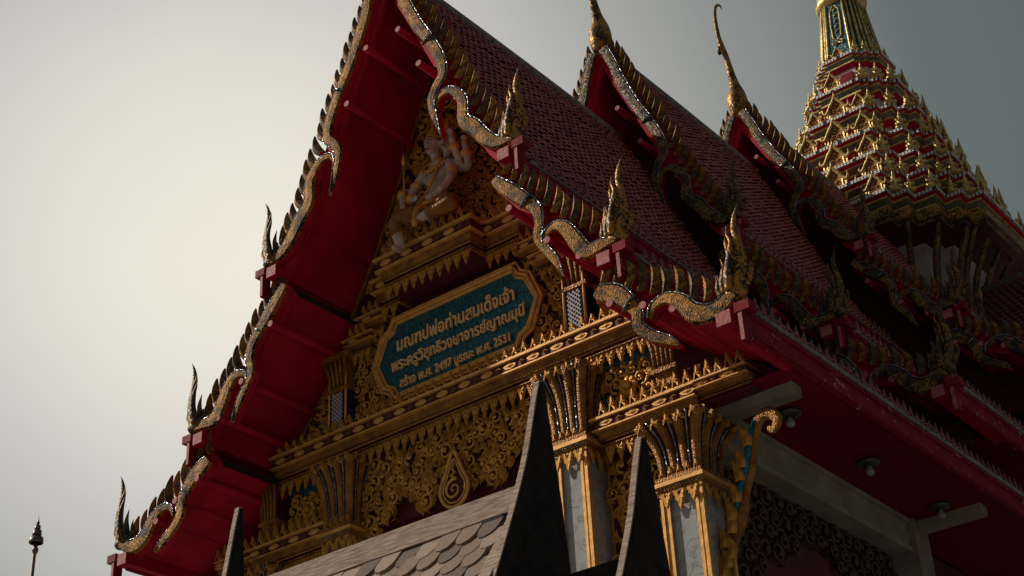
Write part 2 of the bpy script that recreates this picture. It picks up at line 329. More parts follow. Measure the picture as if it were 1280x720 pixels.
def bargeboard(y, s, zf, seg, far=0):
    A, B, fpos = BODY[seg]
    mb = MB(); rims = []
    qa, pa = body_strip(mb, A, y - .05, s, zf, rims); qb, pb = body_strip(mb, B, y - .06, s, zf, rims)
    bar = mb.build('bargeboard', ['mosaic' if not far else 'mosaic2', 'red'], hall)
    rm = MB()
    for r0, r1 in rims:
        # the outer (roof-side) edge is the one with the larger s*x or z
        for cand in ((r0, r1),):
            m0 = sum(p.x * s + p.z for p in r0); m1 = sum(p.x * s + p.z for p in r1)
            rm.tube(r0 if m0 > m1 else r1, .014, 5, 0)
        # band across the joint
    rm.build('mirror_rim', 'rim', bar)
    if seg == 0 or True:
        j = 4 if seg == 0 else 3
        i = j * 5; c = qa[i]; t = (qa[i + 1] - qa[i - 1]).normalized(); nn = Vector((t.z, 0, -t.x)); w_ = pa[i].z
        jb = MB(); jb.tube([c - nn * w_ * 1.05 + Vector((0, y - .09, 0)), c + Vector((0, y - .135, 0)), c + nn * w_ * 1.05 + Vector((0, y - .09, 0))], .02, 5); jb.build('joint_band', 'rim', bar)
    # red backing board that carries the leaves
    pl = SLOPES[seg]; top = [(p[0], zf(p[1]) + .0) for p in pl]; bot = [(p[0] - .16, zf(p[1]) - .22) for p in pl]
    if seg == 0: bot[0] = (0, zf(18.62) - .45)
    rb = MB(); rb.prism([(s * a, b) for a, b in top + bot[::-1]], 'y', y + .06, y + .13); rb.build('verge_board', 'red', bar)
    # leaves along the roof edge
    tot = resample(top, .225 if seg < 1 else .21)
    for i, (p, t) in enumerate(tot[:-1]):
        if seg == 0 and i == 0: continue
        nrm = Vector((-t.y, t.x)); nrm = nrm if nrm.y > 0 else -nrm
        hgt = (.48 if seg == 0 else .46) * random.uniform(.88, 1.07)
        if i > len(tot) - 4: hgt *= .85
        # direction: mostly up, a little outward
        d = (-t * .40 + Vector((0, 1)) * .45 + nrm * (.50 + random.uniform(-.06, .06))).normalized()
        bp = p + nrm * .03 + Vector((-.02, -.08))
        lf = ob('leaf', random.choice(LEAF[:1] + LEAF[1:2] + LEAF[2:]) if not far else LEAF[1 + i % 2], bar,
                place((s * bp.x, y + .01, bp.y), (s * d.y, 0, -s * d.x * s), (0, 1, 0), (s * d.x, 0, d.y), (hgt * s * s, hgt * 1.0, hgt)) if s > 0 else
                place((s * bp.x, y + .01, bp.y), (-d.y, 0, -d.x), (0, 1, 0), (-d.x, 0, d.y), hgt))
    # flame finial
    f = ob('flame_finial', FIN[1 if far else 0], hall, place((s * fpos[0], y - .04, zf(fpos[1])), (s, 0, 0), (0, 1, 0), (0, 0, 1), (1, 1, 1)))
    if far == 0 and s < 0: f.data = FIN[1]
    return bar

def roof_tier(ti, y0, y1, zf):
    rf = MB()
    for s in (1, -1):
        for sl in SLOPES:
            top = [(s * a, zf(b) - .03) for a, b in sl]; bot = [(s * (a - .05 if a > .06 else a), zf(b) - .16) for a, b in sl]
            rf.prism(top + bot[::-1], 'y', y0 + .135, 10.6 if ti == 0 and sl is SLOPES[2] else y1)
    roof = rf.build('roof', ['underlay'], hall)
    # soffit boards under the front overhang (and eaves)
    so_ = MB()
    for s in (1, -1):
        for sl in SLOPES:
            a = [(s * (p[0] - .052 if p[0] > .06 else 0), zf(p[1]) - .165) for p in sl]; b = [(s * (p[0] - .085 if p[0] > .09 else 0), zf(p[1]) - .20) for p in sl]
            so_.prism(a + b[::-1], 'y', y0 + .134, min(y0 + 2.2, y1))
    so_.build('soffit', 'red', roof)
    # step boards between the stacked slopes
    for s in (1, -1):
        for (xe, ze, xs, zs) in ((2.30, 13.56, 2.05, 13.55), (3.85, 11.42, 3.55, 11.28)):
            m = MB(); m.box(min(s * (xe), s * (xe + .05)), max(s * xe, s * (xe + .05)), y0 + .14, y1, zf(ze) - .32, zf(ze) + .05); m.build('step_board', 'red', roof)
    # eave cornice: grey cap, red fascia
    for s in (1, -1):
        for k, (xe, ze) in enumerate(((2.45, 13.78), (4.0, 11.62), (5.32, 10.44))):
            m = MB(); z = zf(ze); ye = 10.6 if (ti == 0 and k == 2) else y1
            m.box(*sorted((s * (xe - .02), s * (xe + .045))), y0 + .14, ye, z - .035, z + .025); m.build('eave_cap', 'cap', roof)
            h = .27 if k < 2 else .36
            m = MB(); m.box(*sorted((s * (xe - .06), s * (xe + .005))), y0 + .02, ye, z - h, z - .038)
            m.box(*sorted((s * (xe + .007), s * (xe + .022))), y0 + .02, ye, z - h + .02, z - h + .07)
            m.box(*sorted((s * (xe + .007), s * (xe + .030))), y0 + .02, ye, z - .10, z - .042)
            m.build('fascia', 'redworn', roof)
    # ridge
    m = MB(); pts = [(0, y0 + .1 + (y1 - y0) * t / 8, zf(18.62) + .05 + (.10 if ti == 2 else .03) * math.sin(math.pi * t / 8)) for t in range(9)]
    m.tube(pts, .085, 8); m.build('ridge_cap', 'cap', roof)
    for k in range(int((y1 - y0) / .42)):
        for s in (1,):
            n_ = MB(); yy = y0 + .9 + k * .42
            if yy > y1 - .1: break
            n_.lathe([(.035, 0), (.045, .04), (.02, .09), (.001, .12)], (s * .10, yy, zf(18.62) - .10), 6); n_.build('ridge_knob', 'cap', roof)
    # tiles
    stuff = MB(); indiv = 0
    for si, sl in enumerate(SLOPES):
        pl = [(a, zf(b)) for a, b in sl]; rows = resample(pl, .15)
        if si == 2: rows = resample(pl, .16)
        ln = .17
        for ri, (p, t) in enumerate(rows[:-1]):
            nrm = Vector((-t.y, t.x)); nrm = nrm if nrm.x > 0 else -nrm
            P3 = lambda yy: Vector((p.x, yy, p.y)); T3 = Vector((t.x, 0, t.y)); N3 = Vector((nrm.x, 0, nrm.y))
            wd = .15; ny = int((y1 - y0 - .3) / wd)
            for c in range(ny):
                yy = y0 + .25 + c * wd + (wd / 2 if ri % 2 else 0)
                if ti == 0 and si == 0 and c < 9 and ri > 3 and indiv < 290:
                    jt = random.uniform(-.009, .009)
                    ob('tile', TILE_ME, roof, place(Vector((p.x, yy, p.y)) + N3 * jt, (0, 1, 0), N3, T3)); indiv += 1
                else: tile_geo(stuff, P3(yy) + N3 * random.uniform(-.009, .009), T3, N3, wd, ln)
        # eave row
    stuff.build('tile_field', 'tile', roof, kind='stuff')
    for s in (1,):
        for k, (xe, ze) in enumerate(((2.40, 13.86), (3.95, 11.68), (5.26, 10.5))):
            n_ = int(((10.6 if (ti == 0 and k == 2) else y1) - y0 - .4) / .19)
            for c in range(n_):
                ob('eave_tile', AX, roof, place((s * xe, y0 + .35 + c * .19, zf(ze) - .03), (1, 0, 0), (0, 1, 0), (.25, 0, 1), (.26, .13, .20 * random.uniform(.9, 1.1))))
    # purlins: long red timbers with paler ends
    for s in (1, -1):
        for (px, pz) in PURL:
            m = MB(); z = zf(pz); m.tube([(s * px, y0 - .10, z), (s * px, y0 + 2.0, z)], .055, 8, 0, True)
            m.add([], []); pr = m.build('purlin', 'red', roof)
            e = MB(); e.tube([(s * px, y0 - .112, z), (s * px, y0 - .101, z)], .052, 8, 0, False); e.build('purlin_end', 'pink', roof)
        for k, (px, pz) in enumerate(BIGP):
            z = zf(pz)
            m = MB(); m.box(*sorted((s * (px - .10), s * (px + .10))), y0 - .14, y0 + 2.0, z - .10, z + .08); m.build('purlin', 'red', roof)
            e = MB(); e.box(*sorted((s * (px - .095), s * (px + .095))), y0 - .152, y0 - .141, z - .095, z + .075); e.build('purlin_end', 'pink', roof)
            # hanging end board of the eave (stepped)
            xo = px + .22
            m = MB(); m.box(*sorted((s * (xo - .04), s * (xo + .02))), y0 - .13, y0 + .02, z - .36, z + .12); m.box(*sorted((s * (xo - .07), s * (xo + .12))), y0 - .15, y0 + .03, z + .0, z + .12)
            m.build('eave_end_board', 'redworn', roof)
            e = MB(); e.box(*sorted((s * (xo - .035), s * (xo + .015))), y0 - .141, y0 - .131, z - .355, z - .01); e.build('eave_end_face', 'pink', roof)
    return roof
tmm = MB(); curved_tile(tmm, Vector((0, 0, 0)), Vector((1, 0, 0)), Vector((0, 0, 1)), Vector((0, 1, 0)), .15, .17)
TILE_ME = tmm.mesh('tile', 'tile')
for ti, (y0, y1, zf) in enumerate(TIERS):
    roof_tier(ti, y0, y1, zf)
    for s in (1, -1):
        for seg in range(3): bargeboard(y0, s, zf, seg, 1 if ti else 0)
# chofa: tall curved roof horns at each gable peak
CH = [(11.36, 21.90, .12), (11.35, 22.0, 0.15), (11.37, 22.24, 0.19), (11.39, 22.50, 0.15), (11.33, 22.72, .095), (11.25, 22.99, 0.068), (11.14, 23.36, 0.052), (11.02, 23.51, 0.060), (10.91, 23.82, 0.042), (10.88, 24.26, 0.034), (10.94, 24.60, 0.028), (11.06, 24.78, 0.024), (11.2, 24.86, .018), (11.27, 24.80, .006)]
for (y0, y1, zf) in TIERS:
    dy = y0 - 11.2; dz = zf(18.62) - zf3(18.62); m = MB()
    pts = cat_rom([(0, a + dy - .10, b + dz) for a, b, c in CH], 4); rr = [v.x * 1.4 for v in cat_rom([(c, 0, 0) for a, b, c in CH], 4)]
    m.tube(pts, rr, 10, 0, True, up=(1, 0, 0), flat=.8)
    m.tube([(0, 10.96 + dy - .10, 23.52 + dz), (0, 10.84 + dy - .1, 23.44 + dz), (0, 10.85 + dy - .1, 23.34 + dz)], [.05, .035, .02], 6)
    c = m.build('roof_horn', 'mosaicgold', hall)
    kb = MB(); kb.lathe([(.03, -.10), (.045, -.05), (.03, -.0)], (0, 10.85 + dy - .1, 23.36 + dz), 8); kb.build('hanging_bell', 'blackwood', c)

# ------------------------------------------------------------------ gable walls
def gable_wall(y, zf, thick=.2, mt='darkwall'):
    pl = [(0, 18.35), (1.05, 15.95), (1.55, 14.8), (2.2, 13.62), (2.2, 13.3), (2.9, 12.42), (3.65, 11.35), (3.65, 11.1), (4.3, 10.72), (4.9, 10.3), (4.9, 10.1)]
    m = MB(); m.prism([(a, zf(b)) for a, b in pl] + [(-a, zf(b)) for a, b in pl[::-1][:-1]], 'y', y, y + thick); return m.build('gable_wall', mt, hall)
gable_wall(1.55, zf1); gable_wall(7.5, zf2); gable_wall(12.8, zf3)
# hall body below
m = MB(); m.box(-3.62, 3.62, 1.75, 17, 0, 10.05); m.build('hall_wall', 'darkwall', hall)
m = MB(); m.box(-2.2, 2.2, 7.7, 16.6, 10, 14.6); m.box(-3.4, 3.4, 7.7, 16.6, 10, 12.2); m.build('upper_wall', 'darkwall', hall)
for s in (1, -1):
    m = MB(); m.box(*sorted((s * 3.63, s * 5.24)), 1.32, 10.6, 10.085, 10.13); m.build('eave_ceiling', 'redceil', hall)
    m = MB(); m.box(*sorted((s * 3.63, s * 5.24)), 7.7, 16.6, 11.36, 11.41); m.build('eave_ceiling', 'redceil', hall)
    # cream wall beam with mouldings
    m = MB(); m.box(*sorted((s * 3.72, s * 4.0)), 1.72, 6.72, 9.66, 10.02); m.box(*sorted((s * 3.70, s * 4.035)), 1.72, 6.72, 9.575, 9.655); m.box(*sorted((s * 3.72, s * 4.06)), 1.72, 6.72, 10.021, 10.083)
    m.build('wall_beam', 'cream', hall)
    for yb in (1.58, 6.9):
        m = MB(); m.box(*sorted((s * 3.83, s * 5.08)), yb, yb + .22, 9.93, 10.084); m.build('eave_beam', 'cream', hall)
    m = MB(); m.box(*sorted((s * 3.63, s * 4.1)), 6.73, 7.2, 5, 10.083); m.build('side_column', 'creamdark', hall)

# ------------------------------------------------------------------ carved motifs
def scroll_mesh(turns=1.35, r0=.115, leaves=7, sgn=1, seed=0):
    rnd = random.Random(seed); m = MB(); pts = []; rr = []
    n = 22
    for i in range(n + 1):
        t = i / n; a = t * turns * 2 * math.pi; r = r0 * (1 - t) ** .8 + .012
        pts.append((sgn * r * math.cos(a), -.045 - .03 * t, r * math.sin(a))); rr.append(.026 * (1 - t * .55))
    m.tube(pts, rr, 5, 0, True)
    m.ell((0, -.075, 0), (.03, .03, .03), 0, 6, 4)
    for k in range(leaves):
        a = -.9 + k * (math.pi * 1.5 / leaves); r = r0 * (1 - k * .05)
        d = Vector((sgn * math.cos(a), 0, math.sin(a))); tt = Vector((-sgn * math.sin(a), 0, math.cos(a)))
        b = d * r; ln = rnd.uniform(.07, .12)
        tip = b + d * ln * .7 + tt * ln * .9 + Vector((0, -.02, 0)); wd = .034
        m.add([b - tt * wd * 1.2 + Vector((0, .0, 0)), b + tt * wd, tip, b + d * ln * .42 + tt * ln * .2 + Vector((0, -.075, 0))], [(0, 3, 2), (3, 1, 2), (0, 1, 3)], 0)
    return m
SCR = [scroll_mesh(1.35, .115, 7, 1, 1).mesh('scroll', 'goldrelief'), scroll_mesh(1.35, .115, 7, -1, 2).mesh('scroll', 'goldrelief'), scroll_mesh(1.0, .085, 6, 1, 3).mesh('scroll', 'goldrelief')]
SCO = [scroll_mesh(1.35, .115, 7, 1, 1).mesh('scroll', 'golddark'), scroll_mesh(1.35, .115, 7, -1, 2).mesh('scroll', 'golddark'), scroll_mesh(1.0, .085, 6, 1, 3).mesh('scroll', 'golddark')]
def flame_mesh(mt):
    m = MB(); vs = []; n = 6
    for i in range(n + 1):
        t = i / n; wv = .30 * math.sin(math.pi * min(1, t * .72 + .28)) * (1 - t ** 4) + .003; c = .10 * math.sin(t * 4.2); dp_ = .16 * (1 - t) + .02
        vs += [(c - wv, 0, t), (c - wv * .3, -dp_, t), (c, -dp_ * .7, t), (c + wv * .3, -dp_, t), (c + wv, 0, t)]
    m.add(vs, [(i * 5 + j, i * 5 + j + 1, i * 5 + j + 6, i * 5 + j + 5) for i in range(n) for j in range(4)], 0, False)
    return m.mesh('flame_leaf', mt)
FLM = flame_mesh('goldrelief')
def lotus_mesh(mt, nm_='lotus_leaf'):
    # pointed leaf with side lobes: z up, height 1, width ~.8
    m = MB(); o = [(-.38, 0), (-.44, .18), (-.34, .30), (-.36, .48), (-.20, .56), (-.17, .76), (0, 1.08), (.17, .76), (.20, .56), (.36, .48), (.34, .30), (.44, .18), (.38, 0)]
    n = len(o); vs = [(a, 0, b) for a, b in o] + [(a * .62, -.17, b * .86 + .02) for a, b in o] + [(0, -.24, .36)]
    m.add(vs, [(i, i + 1, n + i + 1, n + i) for i in range(n - 1)] + [(n + i, n + i + 1, 2 * n) for i in range(n - 1)], 0)
    return m.mesh(nm_, mt)
LOT = lotus_mesh('goldrelief'); PEN = lotus_mesh('goldrelief', 'pendant_leaf')
mo = MB(); mo.prism([(-.5, 0), (-.32, .36), (0, .5), (.32, .36), (.5, 0), (.32, -.36), (0, -.5), (-.32, -.36)], 'y', 0, .25)
mo.add([(-.38, -.02, 0), (0, -.02, .34), (.38, -.02, 0), (0, -.02, -.34), (0, -.22, 0)], [(0, 1, 4), (1, 2, 4), (2, 3, 4), (3, 0, 4)])
OVAL = mo.mesh('oval_boss', 'goldline')
md = MB(); md.add([(-.3, 0, 0), (0, 0, .5), (.3, 0, 0), (0, 0, -.5), (0, -.35, 0)], [(0, 1, 4), (1, 2, 4), (2, 3, 4), (3, 0, 4)]); DIA = md.mesh('diamond_boss', 'gold')

def cornice(x0, x1, yf, yb, z0, z1, ends=(1, 1), sc=1.0, up=True, dn=True, lab=None, lh=.23):
    """moulded gold cornice: z0 underside, z1 top; yf front of the band"""
    h = z1 - z0; m = MB()
    lay = [(0, .07, .02, 1), (.07, .10, -.03, 0), (.10, .20, .03, 0), (.20, .23, -.01, 2), (.23, .30, .01, 1), (.30, .55, -.05, 0), (.55, .60, -.11, 1), (.60, .63, -.08, 2), (.63, .88, -.085, 2), (.88, .91, -.08, 2), (.91, 1.0, -.13, 1)]
    for a, b, dy, mi in lay:
        e = -dy
        m.box(x0 - (e if ends[0] else 0), x1 + (e if ends[1] else 0), yf + dy, yb, z0 + h * a, z0 + h * b, mi)
    m.box(x0 + .01, x1 - .01, yf + .04, yb - .002, z0 - .02, z0 - .002, 2)
    c = m.build('cornice', ['gold', 'goldline', 'darkwall'], hall, label=lab)
    n = max(1, round((x1 - x0) / (.20 * sc)));
    for i in range(n):
        x = x0 + (x1 - x0) * (i + .5) / n
        if i % 2: ob('diamond_boss', DIA, c, place((x, yf - .096, z0 + h * .755), (1, 0, 0), (0, 1, 0), (0, 0, 1), (.20 * sc, .09, h * .22)))
        else: ob('oval_boss', OVAL, c, place((x, yf - .103, z0 + h * .755), (1, 0, 0), (0, 1, 0), (0, 0, 1), (.22 * sc, .07, h * .21)))
    n = max(2, round((x1 - x0) / (.165 * sc)))
    for i in range(n):
        x = x0 + (x1 - x0) * (i + .5) / n
        if up: ob('lotus_leaf', LOT, c, place((x, yf - .10, z1 - .005), (1, 0, 0), (0, 1, 0), (0, -.12, 1), (.17 * sc, .2, (lh if i % 2 else lh * .86) * sc)))
        if dn: ob('pendant_leaf', PEN, c, place((x, yf + .0, z0 + .01), (-1, 0, 0), (0, 1, 0), (0, -.05, -1), (.18 * sc, .2, .23 * sc)))
    return c
main_c = cornice(-3.45, 3.45, 1.30, 1.55, 11.24, 11.70, lab='long moulded gold cornice under the sign', lh=.17)
lowR = cornice(2.50, 3.95, 1.30, 1.56, 9.93, 10.34, (1, 0))
lowL = cornice(-3.95, -2.50, 1.30, 1.56, 9.93, 10.34, (0, 1))
cornice(3.952, 4.70, 1.30, 1.56, 10.09, 10.34, (0, 0), dn=False); cornice(-4.70, -3.952, 1.30, 1.56, 10.09, 10.34, (0, 0), dn=False)
# stepped upper cornice carrying the statue
# photo: front block x -.95...75 at y .9, wider block behind
cornice(-.92, .74, .92, 1.54, 13.50, 14.0, lab='front block of the stepped cornice under the statue')
cornice(.76, 1.36, 1.24, 1.545, 13.50, 14.0, (0, 1)); cornice(-1.30, -.94, 1.24, 1.545, 13.42, 13.92, (1, 0))
for s in (1, -1):
    for (a, b, z0_, z1_) in ((1.34, 1.72, 13.2, 13.48), (1.62, 2.0, 12.95, 13.19)):
        x0_, x1_ = sorted((s * a, s * b)); cornice(x0_, x1_, 1.36, 1.56, z0_, z1_, sc=.85)

def relief(x0, x1, z0, z1, y, step=.19, inside=None, par=None, size=1.0, name_n=0, fl=.5, cx=None):
    """foliage carving mirrored about the panel's centre"""
    cx = (x0 + x1) / 2 if cx is None else cx
    z = z0 + step * .45; r = 0
    while z < z1:
        x = cx + (step * .5 if r % 2 else step * .02)
        while x < x1:
            jx = x + random.uniform(-.02, .02); jz = z + random.uniform(-.02, .02); k = random.choice((0, 1, 2)); ang = random.choice((0, 1.6, 3.1, 4.6)) + random.uniform(-.3, .3); sz = size * random.uniform(.8, 1.1); use_f = random.random() < fl
            for s in ((1, -1) if abs(jx - cx) > .05 else (1,)):
                X = cx + s * (jx - cx)
                if X < x0 or X > x1 or (inside and not inside(X, jz)): continue
                if use_f:
                    a = random.uniform(-.5, .5) + ang * .0
                    d = Vector((math.sin(a), 0, math.cos(a) * (1 if random.random() < .7 else -1)))
                    xa = Vector((d.z, 0, -d.x)) * s
                    ob('flame_leaf', FLM, par, place((X, y - .03, jz - .08 * d.z), xa, (0, 1, 0), d, (.26 * sz, .42, .24 * sz)))
                else:
                    c, si_ = math.cos(ang), math.sin(ang)
                    ob('scroll', SCR[k], par, place((X, y, jz), (c * s, 0, si_), (0, 1, 0), (-si_ * s, 0, c), sz))
            x += step
        z += step * .82; r += 1

# pediment foliage (upper triangle, behind statue and around sign)
def tri(x, z):
    pl = [(0, 18.2), (1.05, 15.8), (1.55, 14.65), (2.15, 13.5), (2.9, 12.3), (3.6, 11.3)]
    for (a, b), (c, d) in zip(pl, pl[1:]):
        if d <= z <= b: return abs(x) < a + (c - a) * (b - z) / (b - d) - .12
    return False
ped = MB(); ped.box(-1.9, 1.9, 1.50, 1.549, 11.7, 13.3); ped = ped.build('pediment_panel', 'darkwall', hall)
SX = .02
def around_sign(x, z): return tri(x, z) and (z < 12.95 or abs(x - SX) > 1.45) and not (abs(x - SX) < 1.62 - abs(z - 12.5) * .55 and 11.86 < z < 13.16)
relief(-2.0, 2.0, 11.85, 13.1, 1.48, .17, around_sign, ped, .85, fl=.55)
upp = MB(); upp.box(-.45, .45, 1.50, 1.549, 14.0, 15.6); upp = upp.build('pediment_panel', 'darkwall', hall)
relief(-1.9, 1.9, 13.9, 17.6, 1.46, .17, tri, upp, .95, fl=.65)
for s in (1, -1):
    fp = MB(); fp.box(*sorted((s * 2.35, s * 3.3)), 1.49, 1.549, 11.7, 12.3); fp = fp.build('pediment_panel', 'tealdull', hall)
    x0_, x1_ = sorted((s * 2.45, s * 3.5)); relief(x0_, x1_, 11.85, 12.6, 1.46, .18, tri, fp, .85)
# raking gold strip along the underside of the roof
for s in (1, -1):
    pl = [(.03, 18.32), (1.02, 15.92), (1.52, 14.78), (2.12, 13.66)]; m = MB()
    m.tube([(s * a, 1.46, b - .05) for a, b in pl], .045, 4, 0, False); m.tube([(s * a, 1.42, b - .13) for a, b in pl], .02, 4, 0, False); m.build('raking_moulding', 'gold', hall)
    m = MB(); pl = [(2.15, 13.25), (2.88, 12.36), (3.6, 11.45)]
    m.tube([(s * a, 1.46, b - .05) for a, b in pl], .045, 4, 0, False); m.build('raking_moulding', 'gold', hall)
# recessed dark red field above the sign is the gable wall itself
# little pilasters beside the sign
for s in (1, -1):
    xc = s * 2.22
    m = MB(); m.box(xc - .20, xc + .20, 1.28, 1.56, 11.72, 12.38); pb = m.build('pilaster', 'navy', hall)
    m = MB()
    for dx in (-.17, .17): m.tube([(xc + dx, 1.27, 11.8), (xc + dx, 1.27, 12.9)], .022, 5, 0)
    m.build('gold_edge', 'goldline', pb)
    m = MB()
    for k in range(-3, 10):
        za = 11.74 + k * .07
        for sg in (1, -1):
            x_a, z_a, x_b, z_b = -.11 * sg, za, .11 * sg, za + .22
            if z_a < 11.74: x_a += .22 * sg * (11.74 - z_a) / .22; z_a = 11.74
            if z_b > 12.36: x_b -= .22 * sg * (z_b - 12.36) / .22; z_b = 12.36
            if z_b - z_a > .02: m.tube([(xc + x_a, 1.262, z_a), (xc + x_b, 1.262, z_b)], .0085, 4, 0, False)
    m.build('white_lattice', 'net', pb)
    m = MB(); m.box(xc - .17, xc + .17, 1.30, 1.56, 12.40, 12.95); m.box(xc - .23, xc + .23, 1.24, 1.56, 12.38, 12.44); m.box(xc - .26, xc + .26, 1.2, 1.56, 12.9, 13.0)
    for i in range(5): m.tube([(xc - .15 + i * .075, 1.29, 12.45), (xc - .16 + i * .08, 1.26, 12.65), (xc - .20 + i * .10, 1.20, 12.9)], [.03, .03, .035], 5, 0)
    m.build('capital', 'gold', pb)

# ------------------------------------------------------------------ frieze under main cornice
def frz_low(x):
    ax = abs(x); pts = [(0, 9.98), (.35, 10.22), (.7, 10.02), (.95, 10.38), (1.1, 10.42), (1.45, 10.0), (1.62, 9.75), (1.72, 9.2), (1.86, 8.3), (1.9, 7.5)]
    for (a, b), (c, d) in zip(pts, pts[1:]):
        if a <= ax <= c: return b + (d - b) * (ax - a) / (c - a)
    return 12
fz = MB()
xs = [-1.88 + 3.76 * i / 60 for i in range(61)]
fz.prism([(x, 11.24) for x in (1.88, -1.88)][::1] + [(x, frz_low(x) + .06) for x in xs], 'y', 1.46, 1.52); fz = fz.build('frieze', 'darkwall', hall, label='foliage frieze with a cusped lower edge')
relief(-1.88, 1.88, 7.4, 11.15, 1.44, .150, lambda x, z: z > frz_low(x) + .05, fz, .95, fl=.58, cx=0)
for i in range(61):
    x = xs[i]; z = frz_low(x)
    if z > 7.6 and i % 2 == 0: ob('flame_leaf', FLM, fz, place((x, 1.42, z + .10), (1 if x > 0 else -1, 0, 0), (0, 1, 0), (.15 * (1 if x < 0 else -1), 0, -1), (.22, .35, .17)))
# emblem drop
em = thing('teardrop_emblem', (0, 1.3, 9.9), 'gold teardrop emblem with a spiral, in the middle of the frieze under the sign', 'emblem')
def drop(s, n=40):
    out = []
    for i in range(n):
        a = 2 * math.pi * i / n; r = 1 + (.95 * max(0, math.cos(a)) ** 7)
        out.append((s * math.sin(a) * (.25 - .04 * max(0, math.cos(a))), 10.16 + s * .25 * math.cos(a) * r * 1.12))
    return out
dr = MB(); dr.prism(drop(.93), 'y', 1.30, 1.42); dr.build('backing', 'darkwall', em)
dr = MB(); dd = drop(1.0); dr.tube([(a, 1.28, b) for a, b in dd + dd[:1]], .028, 6); dr.build('rim', 'goldline', em)
dr = MB(); dd = drop(.78); dr.tube([(a, 1.28, b) for a, b in dd + dd[:1]], .014, 6); dr.build('inner_rim', 'goldline', em)
dr = MB(); p = [(.155 * (1 - t / 30) * math.cos(t * .36 + 1.2), 1.265, 10.13 + .155 * (1 - t / 30) * math.sin(t * .36 + 1.2)) for t in range(31)]
dr.tube(p, [.024 * (1 - t / 45) for t in range(31)], 6)
dr.tube([(.03, 1.27, 10.28), (-.04, 1.27, 10.34), (.03, 1.27, 10.38), (-.02, 1.27, 10.43), (.01, 1.27, 10.50), (0, 1.27, 10.58)], [.03, .028, .024, .02, .014, .004], 6); dr.build('spiral', 'goldline', em)

# side bay panels
for s in (1, -1):
    X = lambda a, b: sorted((s * a, s * b))
    x0_, x1_ = X(2.42, 3.36)
    p = MB(); p.box(x0_, x1_, 1.47, 1.53, 10.34, 11.22); p = p.build('side_panel', 'tealdull', hall)
    relief(x0_ + .05, x1_ - .05, 10.40, 10.98, 1.44, .18, None, p, .95, fl=.3)
    fl_ = MB(); cx_ = (x0_ + x1_) / 2; fl_.ell((cx_, 1.34, 10.72), (.06, .06, .06))
    for k in range(8):
        a = k * math.pi / 4; fl_.ell((cx_ + .10 * math.cos(a), 1.37, 10.72 + .10 * math.sin(a)), (.05, .035, .05), 0, 6, 4)
    fl_.build('flower_boss', 'goldrelief', p)
    # short pilaster at the outer end
    cx_ = s * 3.56; m = MB(); m.box(cx_ - .15, cx_ + .15, 1.22, 1.56, 10.36, 10.62); m.box(cx_ - .19, cx_ + .19, 1.17, 1.56, 10.62, 10.68)
    for i in range(5): m.tube([(cx_ - .13 + i * .065, 1.2, 10.68), (cx_ - .14 + i * .07, 1.18, 10.95), (cx_ - .18 + i * .09, 1.12, 11.2)], [.03, .028, .035], 5)
    m.build('short_pilaster', 'gold', hall)
    # lower bay
    x0_, x1_ = X(2.38, 3.42)
    lowf = lambda x, z: z > 9.15 - .0 or min(abs(x - x0_), abs(x - x1_)) < .26 - max(0, 8.6 - z) * .02
    p = MB(); p.box(x0_, x1_, 1.56, 1.62, 7.3, 9.93); p = p.build('side_panel', 'darkwall', hall)
    relief(x0_ + .05, x1_ - .05, 7.4, 9.8, 1.52, .18, lowf, p, .9, fl=.35)

